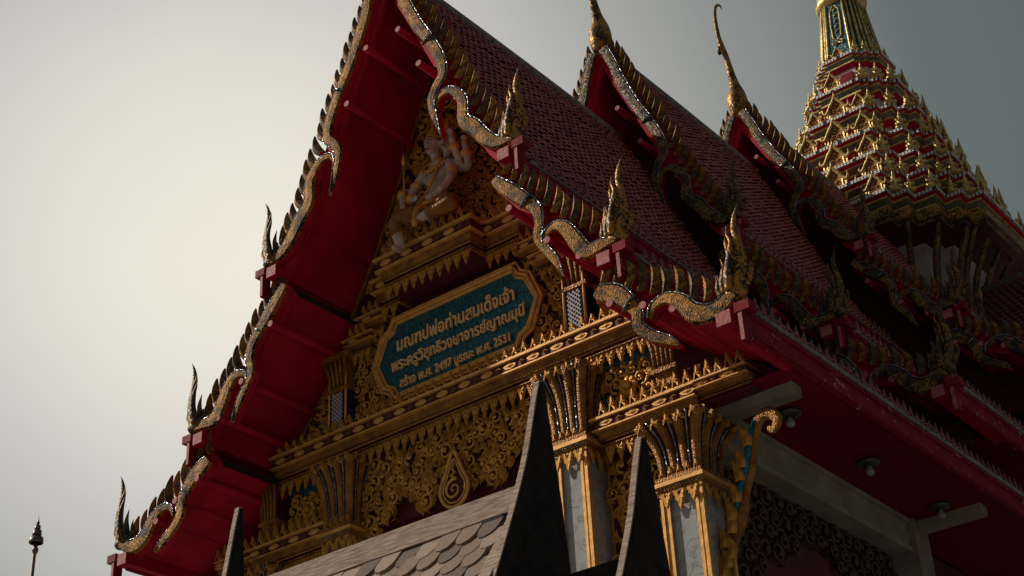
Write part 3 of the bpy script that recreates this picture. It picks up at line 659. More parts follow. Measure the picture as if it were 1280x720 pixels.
# ------------------------------------------------------------------ columns
def column(xc, yf, zc0, zc1, zbase, w_=.27, nm_='column'):
    """square marble column with gold corner fillets; capital zc0..zc1"""
    col_ = MB(); yc = yf + w_
    sh = w_ * .84
    col_.box(xc - sh, xc + sh, yc - sh, yc + sh, zbase, zc0 - .05); c = col_.build(nm_, 'marble', hall)
    for dx in (-1, 1):
        for dy in (-1, 1):
            m = MB()
            for k, o_ in enumerate((0, .045, .085)):
                m.box(*sorted((xc + dx * (w_ + .01 - o_ * .9), xc + dx * (w_ - .03 - o_ * .9))), *sorted((yc + dy * (w_ - .045 + o_ * .55), yc + dy * (w_ + .015 - o_ * .45))), zbase, zc0 - .02)
            m.build('corner_fillet', 'goldline', c)
    # crown band of pointed leaves lying over the shaft
    m = MB(); m.box(xc - w_ - .03, xc + w_ + .03, yc - w_ - .03, yc + w_ + .03, zc0 - .06, zc0 - .0)
    m.box(xc - w_ - .07, xc + w_ + .07, yc - w_ - .07, yc + w_ + .07, zc0 + .05, zc0 + .10, 1); m.box(xc - w_ - .045, xc + w_ + .045, yc - w_ - .045, yc + w_ + .045, zc0, zc0 + .05); m.box(xc - w_ - .04, xc + w_ + .04, yc - w_ - .04, yc + w_ + .04, zc0 + .10, zc0 + .17)
    m.build('necking', ['gold', 'goldline'], c)
    bd = MB()
    for i in range(14):
        bd.ell((xc - w_ + (2 * w_) * i / 13, yc - w_ - .05, zc0 + .025), .012, 0, 5, 3)
    bd.build('bead_row', 'rim', c)
    for (dx, dy, xa) in ((0, -1, (1, 0, 0)), (1, 0, (0, 1, 0)), (-1, 0, (0, -1, 0))):
        for k in range(3):
            t = (k - 1) * w_ * .66; base = Vector((xc + dx * (w_ + .03), yc + dy * (w_ + .03), zc0 - .03)) + Vector(xa) * t
            ob('collar_leaf', PEN, c, place(base, Vector(xa), Vector((-dx, -dy, 0)), (0, 0, -1), (.22, .12, (.26 if k == 1 else .20))))
    # flaring ribbed bell
    h = zc1 - zc0 - .17; z0_ = zc0 + .17
    prof = [(0, w_ * .82), (.2, w_ * .84), (.45, w_ * .9), (.7, w_ * 1.06), (.88, w_ * 1.32), (1, w_ * 1.48)]
    cap = MB(); vs = []
    for t, r in prof: vs += [(xc - r, yc - r, z0_ + t * h), (xc + r, yc - r, z0_ + t * h), (xc + r, yc + r, z0_ + t * h), (xc - r, yc + r, z0_ + t * h)]
    cap.add(vs, [(i * 4 + j, i * 4 + (j + 1) % 4, i * 4 + 4 + (j + 1) % 4, i * 4 + 4 + j) for i in range(len(prof) - 1) for j in range(4)])
    cap.add(vs[-4:], [(0, 1, 2, 3)])
    cap = cap.build('capital', 'darkwall', c)
    for side in range(4):
        if side == 2: continue
        for k in range(7):
            u = -1 + 2 * k / 6; pts = []; rd = []
            for t, r in prof:
                r2 = r + (.012 if k % 2 == 0 else .035); q = {0: (u * r, -r2), 1: (r2, u * r), 3: (-r2, u * r)}[side]
                pts.append((xc + q[0], yc + q[1], z0_ + t * h)); rd.append((.042 + .026 * t) if k % 2 == 0 else (.012 + .004 * t))
            m = MB(); m.tube(cat_rom(pts, 2), [x.x for x in cat_rom([(a, 0, 0) for a in rd], 2)], 6, 0, True)
            ob('lotus_petal', m.mesh('lotus_petal', 'gold' if k % 2 == 0 else 'rim'), c)
    for k in range(5):
        u = -1 + 2 * k / 4; ob('collar_leaf', LOT, c, place((xc + u * w_ * 1.3, yc - w_ * 1.5, zc1 - .11), (1, 0, 0), (0, 1, 0), (0, -.4, 1), (.17, .2, .15)))
        ob('collar_leaf', LOT, c, place((xc + w_ * 1.5, yc + u * w_ * 1.3, zc1 - .11), (0, 1, 0), (-1, 0, 0), (.4, 0, 1), (.17, .2, .15)))
        ob('collar_leaf', LOT, c, place((xc + u * w_ * .85, yc - w_ * .95, z0_ - .01), (1, 0, 0), (0, 1, 0), (0, -.1, 1), (.13, .2, .15)))
    return c
for s in (1, -1):
    column(s * 2.07, 1.12, 9.98, 11.12, 4, .26)
    column(s * 3.66, 1.12, 9.00, 9.88, 4, .29)

# bracket: naga shaped eave strut on the outer column
for s in (1, -1):
    P_ = [(3.93, 7.7, .05), (3.88, 8.0, .09), (4.02, 8.3, .10), (4.18, 8.55, .10), (4.28, 8.85, .08), (4.42, 9.15, .07), (4.50, 9.45, .065), (4.60, 9.68, .07), (4.76, 9.74, .075), (4.86, 9.62, .06), (4.80, 9.50, .045), (4.72, 9.55, .03)]
    p3 = [(s * a, 1.50, b) for a, b, c in P_]; r3 = [c * 1.15 for a, b, c in P_]
    m = MB(); m.tube(cat_rom(p3, 3), [v.x for v in cat_rom([(c, 0, 0) for c in r3], 3)], 8, 0, True, up=(0, 1, 0), flat=.6); b = m.build('eave_bracket', 'gold', hall)
    m = MB(); m.tube([(s * (a - .02), 1.44, bb) for a, bb, c in P_[3:8]], [.03, .05, .045, .045, .02], 6); m.build('glass_inlay', 'tealm', b)
    for (a, bb, rx) in ((3.98, 8.2, .5), (4.12, 8.5, .7), (4.0, 7.95, .3), (4.22, 8.7, .4), (4.30, 8.95, .2), (4.05, 8.05, 1.2), (4.36, 9.1, .1), (4.46, 9.35, .1), (4.10, 8.35, .9), (3.92, 7.85, .8)):
        ob('flame_leaf', FLM, b, place((s * a, 1.42, bb), (s, 0, 0), (0, 1, 0), (-s * (.5 - rx * .5), 0, 1), (.26, .4, .34)))
# side wall relief (dark, under the eave)
for s in (1, -1):
    p = MB(); p.box(*sorted((s * 3.63, s * 3.66)), 1.9, 6.6, 6.5, 9.57); p = p.build('side_panel', 'darkwall', hall)
    if s > 0:
        for r_ in range(7):
            for c_ in range(15):
                zz = 9.4 - r_ * .24; yy = 2.1 + c_ * .31 + (r_ % 2) * .15; dep = abs((yy - 4.3) / 2.4) ** 2 * 1.7 + .55
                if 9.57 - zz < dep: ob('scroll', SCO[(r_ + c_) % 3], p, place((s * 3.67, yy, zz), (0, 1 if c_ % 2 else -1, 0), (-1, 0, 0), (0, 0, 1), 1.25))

# ------------------------------------------------------------------ ceiling lamps
for (yy, lb) in ((2.3, 'round ceiling lamp nearest the front corner under the right eave'), (4.4, 'round ceiling lamp in the middle of the red eave ceiling'), (6.55, 'round ceiling lamp farthest back under the right eave')):
    t = thing('ceiling_lamp', (4.62, yy, 10.08), lb, 'lamp', 'lamps under the right eave')
    m = MB(); m.lathe([(.06, .0), (.15, -.01), (.16, -.04), (.13, -.07), (.05, -.08)], (4.62, yy, 10.083), 16); m.build('housing', 'lamp', t)
    m = MB(); m.lathe([(.03, 0), (.035, -.03), (.06, -.07), (.055, -.11), (.02, -.135)], (4.62, yy, 10.0), 12); m.build('bulb', 'bulb', t)

# ------------------------------------------------------------------ sign
sg = thing('name_sign', (SX, 1.4, 11.9), 'teal glass mosaic sign with gold Thai lettering, in the gable above the long cornice', 'sign')
DZ = .06
half = [(0, 13.10), (1.10, 13.10), (1.17, 12.97), (1.32, 12.89), (1.49, 12.51), (1.32, 12.13), (1.17, 12.05), (1.10, 11.92), (0, 11.92)]
half = [(a, b + DZ) for a, b in half]
outl = [(SX + a, b) for a, b in half] + [(SX - a, b) for a, b in half[::-1][1:-1]]
m = MB(); m.prism(outl, 'y', 1.38, 1.46); m.build('panel', 'tealm', sg)
def loop(sc, dz=0): return [(SX + (a - SX) * (1 + sc / 1.5), 12.57 + (b - 12.57) * (1 + sc / .61)) for a, b in outl]
m = MB()
for sc_, yy, rr_ in ((0.0, 1.365, .026), (.052, 1.34, .034), (.112, 1.36, .026)):
    q = loop(sc_); m.tube([(a, yy, b) for a, b in q + q[:1]], rr_, 6, 0, False)
m.build('frame', 'goldline', sg)
dg = bpy.context.evaluated_depsgraph_get()
for (txt, z, w_, h_, dx) in (("มณฑปพ่อท่านสมเด็จเจ้า", 12.70, 2.22, .24, .02), ("พระครูวิสุทธิวงษาจารย์ญาณมุนี", 12.39, 2.50, .24, .05), ("สร้าง พ.ศ. 2497 บูรณะ พ.ศ. 2531", 12.08, 2.06, .19, .0)):
    c = bpy.data.curves.new('lettering', 'FONT'); c.body = txt; c.size = 1; c.extrude = .09; c.offset = .012; c.align_x = 'CENTER'; c.resolution_u = 3
    o = bpy.data.objects.new('lettering', c); COL.objects.link(o); bpy.context.view_layer.update()
    wd = o.dimensions.x; me = bpy.data.meshes.new_from_object(o.evaluated_get(bpy.context.evaluated_depsgraph_get())); bpy.data.objects.remove(o)
    me.materials.clear(); me.materials.append(M['letter'])
    sx_ = w_ / wd; sy_ = sx_ * 1.22
    # text x -> +x, text y -> +z, extrude -> -y
    mw = T(SX + dx, 1.35, z - .10 + .085) @ Matrix(((sx_, 0, 0), (0, 0, -.2), (0, sy_, 0))).to_4x4()
    ob('lettering', me, sg, mw)

# ------------------------------------------------------------------ statue
st = thing('deity_statue', (0, 1.0, 14.05), 'pale stone seated deity with many arms and a staff above the sign', 'statue')
b = MB(); t_ = b.tube; e_ = b.ell
Y0 = .86
e_((.10, Y0 + .08, 14.42), (.26, .20, .20)); e_((.12, Y0 + .10, 14.72), (.19, .14, .26)); e_((.14, Y0 + .10, 15.06), (.27, .15, .20)); e_((.14, Y0 + .12, 15.22), (.22, .12, .12))
t_([(.13, Y0 + .10, 15.22), (.12, Y0 + .07, 15.45)], [.085, .075], 10)
e_((.11, Y0 + .04, 15.58), (.125, .14, .185)); e_((.11, Y0 - .03, 15.50), (.085, .10, .10))   # head
e_((.34, Y0 + .12, 15.54), (.11, .13, .17)); t_([(.32, Y0 + .12, 15.3), (.34, Y0 + .12, 15.5)], [.07, .07], 8)  # second face
e_((.11, Y0 - .115, 15.555), (.022, .035, .05)); e_((.11, Y0 - .10, 15.46), (.045, .025, .012)); e_((.11, Y0 - .10, 15.435), (.035, .022, .012)); e_((.36, Y0 - .02, 15.52), (.022, .03, .045)); e_((.36, Y0 - .01, 15.43), (.04, .022, .018))
for dx in (-.052, .052):
    e_((.11 + dx, Y0 - .085, 15.60), (.034, .02, .012)); t_([(.11 + dx * .4, Y0 - .095, 15.64), (.11 + dx * 1.2, Y0 - .09, 15.655), (.11 + dx * 1.9, Y0 - .05, 15.635)], [.010, .012, .006], 5)
    e_((.11 + dx * 2.5, Y0 + .05, 15.56), (.02, .04, .07)); e_((.36 + dx * .9, Y0 + .0, 15.58), (.03, .018, .012))
# arms
t_(cat_rom([(-.10, Y0 + .08, 15.18), (-.22, Y0 + .0, 14.95), (-.25, Y0 - .08, 14.72), (-.12, Y0 - .16, 14.62)], 4), [.085 - .003 * i for i in range(13)], 8)
t_(cat_rom([(-.14, Y0 + .16, 15.15), (-.40, Y0 + .12, 15.02), (-.50, Y0 + .02, 14.98), (-.46, Y0 - .02, 14.72), (-.40, Y0 - .02, 14.52)], 4), [.075 - .002 * i for i in range(17)], 8)
t_(cat_rom([(.36, Y0 + .08, 15.18), (.50, Y0 + .0, 14.92), (.46, Y0 - .10, 14.66), (.26, Y0 - .16, 14.52)], 4), [.085 - .003 * i for i in range(13)], 8)
t_(cat_rom([(.38, Y0 + .14, 15.2), (.58, Y0 + .08, 15.08), (.58, Y0 - .02, 15.30), (.54, Y0 - .04, 15.52)], 4), [.075 - .002 * i for i in range(13)], 8)
t_(cat_rom([(.38, Y0 + .18, 15.15), (.68, Y0 + .14, 14.98), (.76, Y0 + .04, 15.14), (.74, Y0 + .02, 15.34)], 4), [.072 - .002 * i for i in range(13)], 8)
def hand(c, d):
    c = Vector(c); d = Vector(d).normalized(); sd_ = d.cross(Vector((0, 1, 0))).normalized()
    e_(c, (.05, .04, .05), 0, 8, 5)
    for k in range(4): t_([c + sd_ * (k - 1.5) * .022, c + sd_ * (k - 1.5) * .026 + d * .05 + Vector((0, -.02, 0)), c + sd_ * (k - 1.5) * .02 + d * (.075 if k in (1, 2) else .06) + Vector((0, -.05, 0))], [.014, .013, .009], 5)
    t_([c - sd_ * .035, c - sd_ * .06 + d * .03 + Vector((0, -.02, 0))], [.016, .010], 5)
hand((-.08, Y0 - .18, 14.60), (1, 0, .3)); hand((-.39, Y0 - .03, 14.48), (.2, 0, -1)); hand((.22, Y0 - .18, 14.5), (-1, 0, .2)); hand((.54, Y0 - .05, 15.56), (0, 0, 1)); hand((.74, Y0 + .02, 15.38), (0, 0, 1))
# legs: folded left leg, hanging right leg
t_(cat_rom([(.22, Y0 + .05, 14.36), (.48, Y0 - .12, 14.30), (.62, Y0 - .20, 14.22), (.40, Y0 - .28, 14.16), (.12, Y0 - .28, 14.14)], 4), [.15 - .005 * i for i in range(17)], 10)
t_(cat_rom([(.0, Y0 + .02, 14.38), (-.24, Y0 - .18, 14.36), (-.38, Y0 - .26, 14.26), (-.36, Y0 - .24, 14.0), (-.33, Y0 - .22, 13.82)], 4), [.15 - .0052 * i for i in range(17)], 10)
e_((-.34, Y0 - .30, 13.79), (.055, .12, .045)); e_((.05, Y0 - .30, 14.13), (.12, .055, .045))
bo = b.build('body', 'stone', st)
rm_ = bo.modifiers.new('r', 'REMESH'); rm_.mode = 'VOXEL'; rm_.voxel_size = .014; rm_.use_smooth_shade = True
sm_ = bo.modifiers.new('s', 'SMOOTH'); sm_.iterations = 2; sm_.factor = .4
bpy.context.view_layer.update()
me = bpy.data.meshes.new_from_object(bo.evaluated_get(bpy.context.evaluated_depsgraph_get())); bo.modifiers.clear(); bo.data = me
me.materials.clear(); me.materials.append(M['stone']); me.polygons.foreach_set('material_index', [0] * len(me.polygons))
for (hx, hy) in ((.11, Y0 + .04), (.34, Y0 + .12)):
    m = MB(); m.lathe([(.135, -.02), (.145, .0), (.14, .03), (.11, .04), (.115, .07), (.085, .10), (.09, .13), (.06, .16), (.06, .19), (.03, .26), (.02, .34), (.004, .44)], (hx, hy + .01, 15.68), 14); m.build('crown', 'goldrelief', st)
m = MB(); m.tube([(-.36, Y0 - .10, 14.05), (-.40, Y0 - .06, 14.9), (-.44, Y0 - .02, 15.45)], [.016, .016, .014], 6); m.lathe([(.01, 0), (.04, .05), (.03, .12), (.002, .26)], (-.44, Y0 - .02, 15.45), 8); m.build('staff', 'goldline', st)
m = MB(); m.tube([(.14 + .17 * math.sin(a), Y0 - .02 - .06 * math.cos(a), 15.22 - .16 * math.cos(a) * (1 if math.cos(a) > 0 else .4)) for a in [math.pi * (i / 8 - 1) * 1.0 + math.pi * .0 + i * 0 for i in range(17)]], .026, 6); m.build('necklace', 'goldrelief', st)
m = MB(); m.tube(cat_rom([(.30, Y0 - .04, 15.2), (.20, Y0 - .08, 14.9), (.05, Y0 - .12, 14.62), (-.08, Y0 - .16, 14.5)], 4), .022, 6); m.tube([(-.06, Y0 - .12, 14.48), (.1, Y0 - .16, 14.46), (.3, Y0 - .12, 14.48)], .04, 6)
m.tube(cat_rom([(.1, Y0 - .14, 14.4), (.06, Y0 - .30, 14.3), (.04, Y0 - .34, 14.0)], 3), [.05, .05, .05, .05, .05, .045, .04], 6); m.build('sash', 'goldrelief', st)
for (hx, hy, sc_) in ((.11, Y0 - .10, 1), (.36, Y0 - .015, .8)):
    m = MB()
    for dx in (-.052, .052):
        d_ = dx * sc_
        m.tube([(hx + d_ * .35, hy - .004, 15.638), (hx + d_ * 1.1, hy + .0, 15.662), (hx + d_ * 1.9, hy + .035, 15.635)], [.005, .008, .004], 5)
        m.tube([(hx + d_ * .5, hy - .006, 15.598), (hx + d_ * 1.1, hy - .008, 15.603), (hx + d_ * 1.6, hy + .02, 15.598)], [.004, .008, .004], 5)
    m.build('painted_eyes', 'blackwood', st)
    m = MB(); m.tube([(hx - .04 * sc_, hy - .004, 15.452), (hx, hy - .022, 15.447), (hx + .04 * sc_, hy - .004, 15.452)], [.006, .014, .006], 6); m.build('painted_lips', 'red', st)
for pts_ in ([(-.20, Y0 + .03, 15.0), (-.235, Y0 - .0, 14.93)], [(-.50, Y0 + .03, 14.99), (-.49, Y0 + .0, 14.90)], [(.49, Y0 + .01, 14.94), (.495, Y0 - .02, 14.87)], [(.57, Y0 - .01, 15.26), (.57, Y0 - .02, 15.34)], [(.75, Y0 + .05, 15.10), (.755, Y0 + .04, 15.18)], [(-.22, Y0 - .12, 14.69), (-.17, Y0 - .14, 14.65)]):
    m = MB(); m.tube(pts_, .088, 10, 0, True); m.build('armlet', 'goldline', st)
m = MB()
for k in range(10):
    a = math.pi * (k / 9 - .5); m.ell((.14 + .21 * math.sin(a), Y0 - .01 - .07 * math.cos(a), 15.17 - .12 * math.cos(a)), (.022, .02, .04), 0, 6, 4)
m.build('necklace_drops', 'goldline', st)
# patterned trousers on the lower legs
m = MB(); m.tube(cat_rom([(-.02, Y0 + .02, 14.38), (-.24, Y0 - .18, 14.36), (-.38, Y0 - .26, 14.26), (-.36, Y0 - .24, 14.06)], 4), [.165 - .005 * i for i in range(13)], 10); m.tube(cat_rom([(.20, Y0 + .03, 14.36), (.48, Y0 - .12, 14.30), (.63, Y0 - .20, 14.22), (.40, Y0 - .28, 14.16), (.26, Y0 - .28, 14.15)], 4), [.165 - .005 * i for i in range(17)], 10); m.build('trousers', 'gold', st)

# ------------------------------------------------------------------ SPIRE
sp = thing('temple_spire', (0, 18.5, 18), 'tall stepped tower of red and gilded tiers with little gables, behind the roofs', 'spire')
SC = Vector((-.15, 18.5, 0))
def plan(a, c=.46, md=.76):
    q = [(a, -c * a), (a, c * a), (md * a + .0 * a, c * a), (md * a + .0, md * a)]
    pts = []
    def rot(p, k):
        for _ in range(k): p = (-p[1], p[0])
        return p
    s = .12 * a
    quad = [(a, -c * a), (a, c * a), (a - s, c * a), (a - s, md * a - s * .0 + 0), (a - s, md * a), (md * a, md * a)]
    base = [(a, c * a), (a - s, c * a), (a - s, c * a + s), (a - 2 * s, c * a + s), (a - 2 * s, a - 2 * s), (c * a + s, a - 2 * s), (c * a + s, a - s), (c * a, a - s)]
    for k in range(4): pts += [rot(p, k) for p in base + []]
    # order: along +x face end -> corner -> +y face start (base ends at (c a, a-s) then (c a, a))
    out = []
    for k in range(4): out += [rot(p, k) for p in base + [(c * a, a)]]
    return out
def loftp(mb, lev, mi=0):
    """lev: list of (a,z)"""
    P0 = [plan(a) for a, z in lev]; n = len(P0[0]); vs = []
    for (a, z), pl in zip(lev, P0): vs += [(x, y, z) for x, y in pl]
    mb.add(vs, [(i * n + j, i * n + (j + 1) % n, (i + 1) * n + (j + 1) % n, (i + 1) * n + j) for i in range(len(lev) - 1) for j in range(n)], mi)
    return mb
RINGS = [(.98, 27.30), (1.34, 26.10), (1.74, 24.95), (2.10, 23.95), (2.43, 23.05), (2.75, 22.25), (3.06, 21.50)]
# kneeling guardian figure antefix
fm = MB()
fm.lathe([(.30, 0), (.33, .05), (.30, .12), (.24, .20), (.19, .28), (.17, .36), (.20, .46), (.22, .54), (.18, .60), (.07, .63), (.06, .66), (.10, .70), (.11, .76), (.10, .81), (.06, .86), (.05, .95), (.02, 1.10), (.0, 1.22)], (0, 0, 0), 8, sy=.75)
for s in (1, -1):
    fm.tube([(s * .20, -.02, .58), (s * .27, -.10, .46), (s * .20, -.20, .38), (s * .05, -.22, .44)], [.055, .05, .045, .04], 5)
    fm.tube([(s * .1, -.1, .2), (s * .30, -.16, .16), (s * .24, -.2, .04)], [.08, .08, .06], 5)
    fm.add([(s * .2, .02, .62), (s * .33, .02, .74), (s * .24, .02, .52)], [(0, 1, 2)])
FIG = fm.mesh('guardian_figure', 'spiregold')
def gablet_mesh():
    m = MB()
    # frame: inverted V with concave legs and upturned ends
    for s in (1, -1):
        P1 = [(0, -.06, 1.10), (s * .10, -.06, .90), (s * .26, -.06, .70), (s * .36, -.06, .52), (s * .47, -.06, .40), (s * .56, -.06, .40)]
        m.tube(cat_rom(P1, 3), .058, 5, 0, False); m.tube([(s * .33, -.02, .45), (s * .35, -.02, .0)], .045, 4, 0, False)
        m.tube([(s * .54, -.06, .38), (s * .60, -.06, .52), (s * .57, -.06, .70)], [.055, .05, .005], 5)
        m.tube([(s * .47, -.02, .0), (s * .47, -.02, .30)], .05, 4, 0, False)
        for i in range(4):
            m.add([(s * (.10 + i * .09), -.06, .96 - i * .14), (s * (.17 + i * .09), -.06, 1.0 - i * .14), (s * (.14 + i * .09), -.06, .86 - i * .14)], [(0, 1, 2)])
    m.tube([(0, -.06, 1.0), (.02, -.06, 1.2), (0, -.06, 1.38)], [.06, .04, .004], 6)
    m.add([(-.36, .0, 0), (.36, 0, 0), (.36, 0, .5), (0, 0, 1.02), (-.36, 0, .5)], [(0, 1, 2, 3, 4)], 1)
    m.box(-.45, .45, -.12, .3, -.05, .04, 0)
    for k in range(3):
        for i in range(3 - k):
            x = (i - (2 - k) / 2) * .2; z = .15 + k * .24; m.tube([(x + .07 * math.cos(a * .9), -.03, z + .07 * math.sin(a * .9)) for a in range(7)], .02, 4, 1)
    m.box(-.33, .33, .02, .5, 0, .5, 2)
    return m.mesh('gablet', ['spiregold', 'gold', 'red'])
GAB = gablet_mesh()
DT = MB(); DT.box(-.5, .5, 0, .3, -.5, .5); DENT = DT.mesh('white_block', 'wtrim')
def rotz(k): return Matrix.Rotation(k * math.pi / 2, 4, 'Z')
for ri, (a, z) in enumerate(RINGS):
    nxt_z = RINGS[ri - 1][1] if ri else 27.3
    # wall drum between this ring and the one above
    if ri:
        ua, uz = RINGS[ri - 1]
        m = MB(); loftp(m, [(ua * .86, z - .02), (ua * .82, uz - .38)]); o = m.build('drum', 'white' if ri < 4 else 'red', sp, mw=Matrix.Translation(SC))
    m = MB()
    hh = .50 if ri else .42
    loftp(m, [(a * .86, z - hh), (a * .90, z - hh * .72)], 0); loftp(m, [(a * .925, z - hh * .72), (a * .925, z - hh * .62)], 1)
    loftp(m, [(a * .90, z - hh * .62), (a * .95, z - hh * .38)], 2); loftp(m, [(a * .965, z - hh * .38), (a * .965, z - hh * .28)], 1)
    loftp(m, [(a * .95, z - hh * .28), (a * .99, z - hh * .19)], 0); loftp(m, [(a * 1.0, z - hh * .19), (a * 1.0, z)], 3)
    for (q0, q1, zz) in ((.86, .5, z - hh), (.90, .925, z - hh * .72), (.925, .90, z - hh * .62), (.95, .965, z - hh * .38), (.965, .95, z - hh * .28), (.99, 1.0, z - hh * .19)):
        loftp(m, [(a * q0, zz), (a * q1, zz + .001)], 1 if q1 > q0 else 0)
    loftp(m, [(a, z), (a * .6, z + .001)], 0)
    ring = m.build('tier', ['red', 'spiregold', 'olive', 'navy'], sp, mw=Matrix.Translation(SC))
    # white enamel blocks along the band
    pl = plan(a); n = len(pl); wb = MB()
    for j in range(n):
        p = Vector(pl[j]); q = Vector(pl[(j + 1) % n]); d = q - p; ln = d.length
        if ln < .05: continue
        d.normalize(); nn = Vector((d.y, -d.x)); k = max(1, int(ln / .085))
        for i in range(k):
            if (i % 7) == 5: continue
            c = p + d * (ln * (i + .5) / k) + nn * .004
            for (r0_, r1_) in ((.010, .038), (.054, .082)):
                A = c - d * .032; B = c + d * .032
                wb.add([(A.x, A.y, z - r1_), (B.x, B.y, z - r1_), (B.x, B.y, z - r0_), (A.x, A.y, z - r0_)], [(0, 1, 2, 3)])
                C_ = nn * .012; wb.add([(A.x + C_.x, A.y + C_.y, z - r1_), (B.x + C_.x, B.y + C_.y, z - r1_), (B.x + C_.x, B.y + C_.y, z - r0_), (A.x + C_.x, A.y + C_.y, z - r0_)], [(0, 1, 2, 3)])
    wb.build('white_block_row', 'wtrim', sp, mw=Matrix.Translation(SC), kind='stuff')
    fh = .44 + .01 * ri
    for k in range(4):
        rz = rotz(k)
        for (u, v) in ((.90, .50), (.80, .80) if False else (.72, .72), (.50, .90)):
            if ri == 0: u, v = u * .92, v * .92
            vv = Vector((u * a, -v * a, z)); an = math.atan2(-v, u) + math.pi / 2
            ob('guardian_figure', FIG, sp, T(*SC) @ rz @ T(*vv) @ Matrix.Rotation(an, 4, 'Z') @ Matrix.Scale(fh * (.8 if ri == 0 else 1), 4))
        if ri >= 5:
            for (u, v) in ((.84, .60), (.60, .84)):
                vv = Vector((u * a * .97, -v * a * .97, z)); an = math.atan2(-v, u) + math.pi / 2
                ob('guardian_figure', FIG, sp, T(*SC) @ rz @ T(*vv) @ Matrix.Rotation(an, 4, 'Z') @ Matrix.Scale(fh * .8, 4))
        # little gables on each face
        if ri == 0: gl = [(0, .30)]
        elif ri == 1: gl = [(-.1 * a, .46)]
        elif ri < 3: gl = [(0, .60), (-.36 * a, .38), (.36 * a, .38)]
        else: gl = [(0, .66), (-.37 * a, .50), (.37 * a, .50)]
        for (gx, gs) in gl:
            ob('gablet', GAB, sp, T(*SC) @ rz @ T(gx, -a * (.93 if gx == 0 else .96), z) @ Matrix.Scale(gs, 4))
        if ri > 1:
            for gx in (-.20 * a, .20 * a): ob('guardian_figure', FIG, sp, T(*SC) @ rz @ T(gx, -a * .93, z) @ Matrix.Scale(.22, 4))
    # small red window panel in the white drums
    if ri in (1, 2, 3):
        ua, uz = RINGS[ri - 1]
        for k in range(4):
            m = MB(); m.box(-.30 * ua, .30 * ua, -ua * .89, -ua * .80, z + .05, uz - .55); o = m.build('window_panel', 'redworn', sp, mw=T(*SC) @ rotz(k))
# top bell with teal panels
m = MB(); loftp(m, [(.74, 27.30), (.69, 27.9), (.61, 28.6), (.53, 29.4)]); m.build('bell', 'tealdull', sp, mw=T(*SC))
for k in range(4):
    for (u, v) in ((1.0, .46), (.78, .78), (.46, 1.0), (.89, .60), (.60, .89)):
        m = MB(); pts = [Vector((u * r * 1.0, -v * r * 1.0, zz)) for r, zz in ((.75, 27.3), (.71, 27.7), (.615, 28.6), (.535, 29.4))]
        m.tube(pts, [.045, .045, .038, .034], 6, 0); m.build('gold_rib', 'spiregold', sp, mw=T(*SC) @ rotz(k))
    m = MB()
    for s in (1, -1): m.tube([(0, -.69, 28.05), (s * .12, -.68, 28.15), (s * .14, -.63, 28.6), (s * .13, -.57, 29.1), (s * .03, -.55, 29.3)], .022, 5)
    for zz in (28.3, 28.5, 28.7, 28.9, 29.1): m.tube([(-.04, -.675 + (zz - 28.2) * .11, zz), (.04, -.665 + (zz - 28.2) * .11, zz + .1)], .018, 5)
    for s in (1, -1): m.tube([(0, -.71, 27.95), (s * .12, -.71, 27.88), (s * .16, -.71, 27.98), (s * .07, -.71, 28.0)], .02, 5)
    m.build('gold_pendant', 'spiregold', sp, mw=T(*SC) @ rotz(k))
m = MB(); m.lathe([(.50, 29.38), (.66, 29.48), (.70, 29.62), (.60, 29.75), (.62, 29.98), (.50, 30.1), (.52, 30.25), (.40, 30.4), (.42, 30.55), (.30, 30.75), (.30, 30.9), (.2, 31.2), (.16, 31.8), (.08, 33), (.01, 34.5)], (0, 0, 0), 20); m.build('gold_pinnacle', 'spiregold', sp, mw=T(*SC))
# base cornice under the lowest ring, soffit, white body
m = MB(); A0 = 3.06
loftp(m, [(A0 * .99, 21.04), (A0 * .985, 20.80)], 1); loftp(m, [(A0 * 1.0, 20.80), (A0 * 1.0, 20.75)], 0); loftp(m, [(A0 * .975, 20.75), (A0 * .96, 20.68)], 0)
loftp(m, [(A0 * .99, 20.80), (A0 * 1.0, 20.801)], 0); loftp(m, [(A0 * 1.0, 20.75), (A0 * .975, 20.751)], 0)
m.build('base_cornice', ['mosaic2', 'mosaicgold'], sp, mw=T(*SC))
m = MB(); loftp(m, [(A0 * .96, 20.70), (A0 * .55, 20.72)]); loftp(m, [(A0 * .97, 21.0), (A0 * .3, 21.01)]); m.build('soffit', 'darkwall', sp, mw=T(*SC))  # soffit coloured dark to hold its shade against ground bounce
m = MB(); loftp(m, [(1.95, 14.0), (1.95, 20.7)]); m.build('tower_wall', 'white', sp, mw=T(*SC))
for k in range(4):
    for (u, v) in ((1.0, -.25), (1.0, .25), (1.0, .0), (.98, .60), (.80, .80), (.60, .98), (1.0, -.5)):
        P_ = [(1.96, 17.6, .05), (2.02, 18.1, .09), (2.00, 18.6, .10), (2.10, 19.0, .08), (2.08, 19.5, .07), (2.22, 19.95, .07), (2.55, 20.5, .06), (2.68, 20.68, .04)]
        m = MB(); dv = Vector((u, v, 0)); m.tube(cat_rom([(dv.x * r, dv.y * r, zz) for r, zz, c in P_], 3), [q.x * 1.2 for q in cat_rom([(c, 0, 0) for r, zz, c in P_], 3)], 6); br = m.build('bracket', 'mosaic2', sp, mw=T(*SC) @ rotz(k))

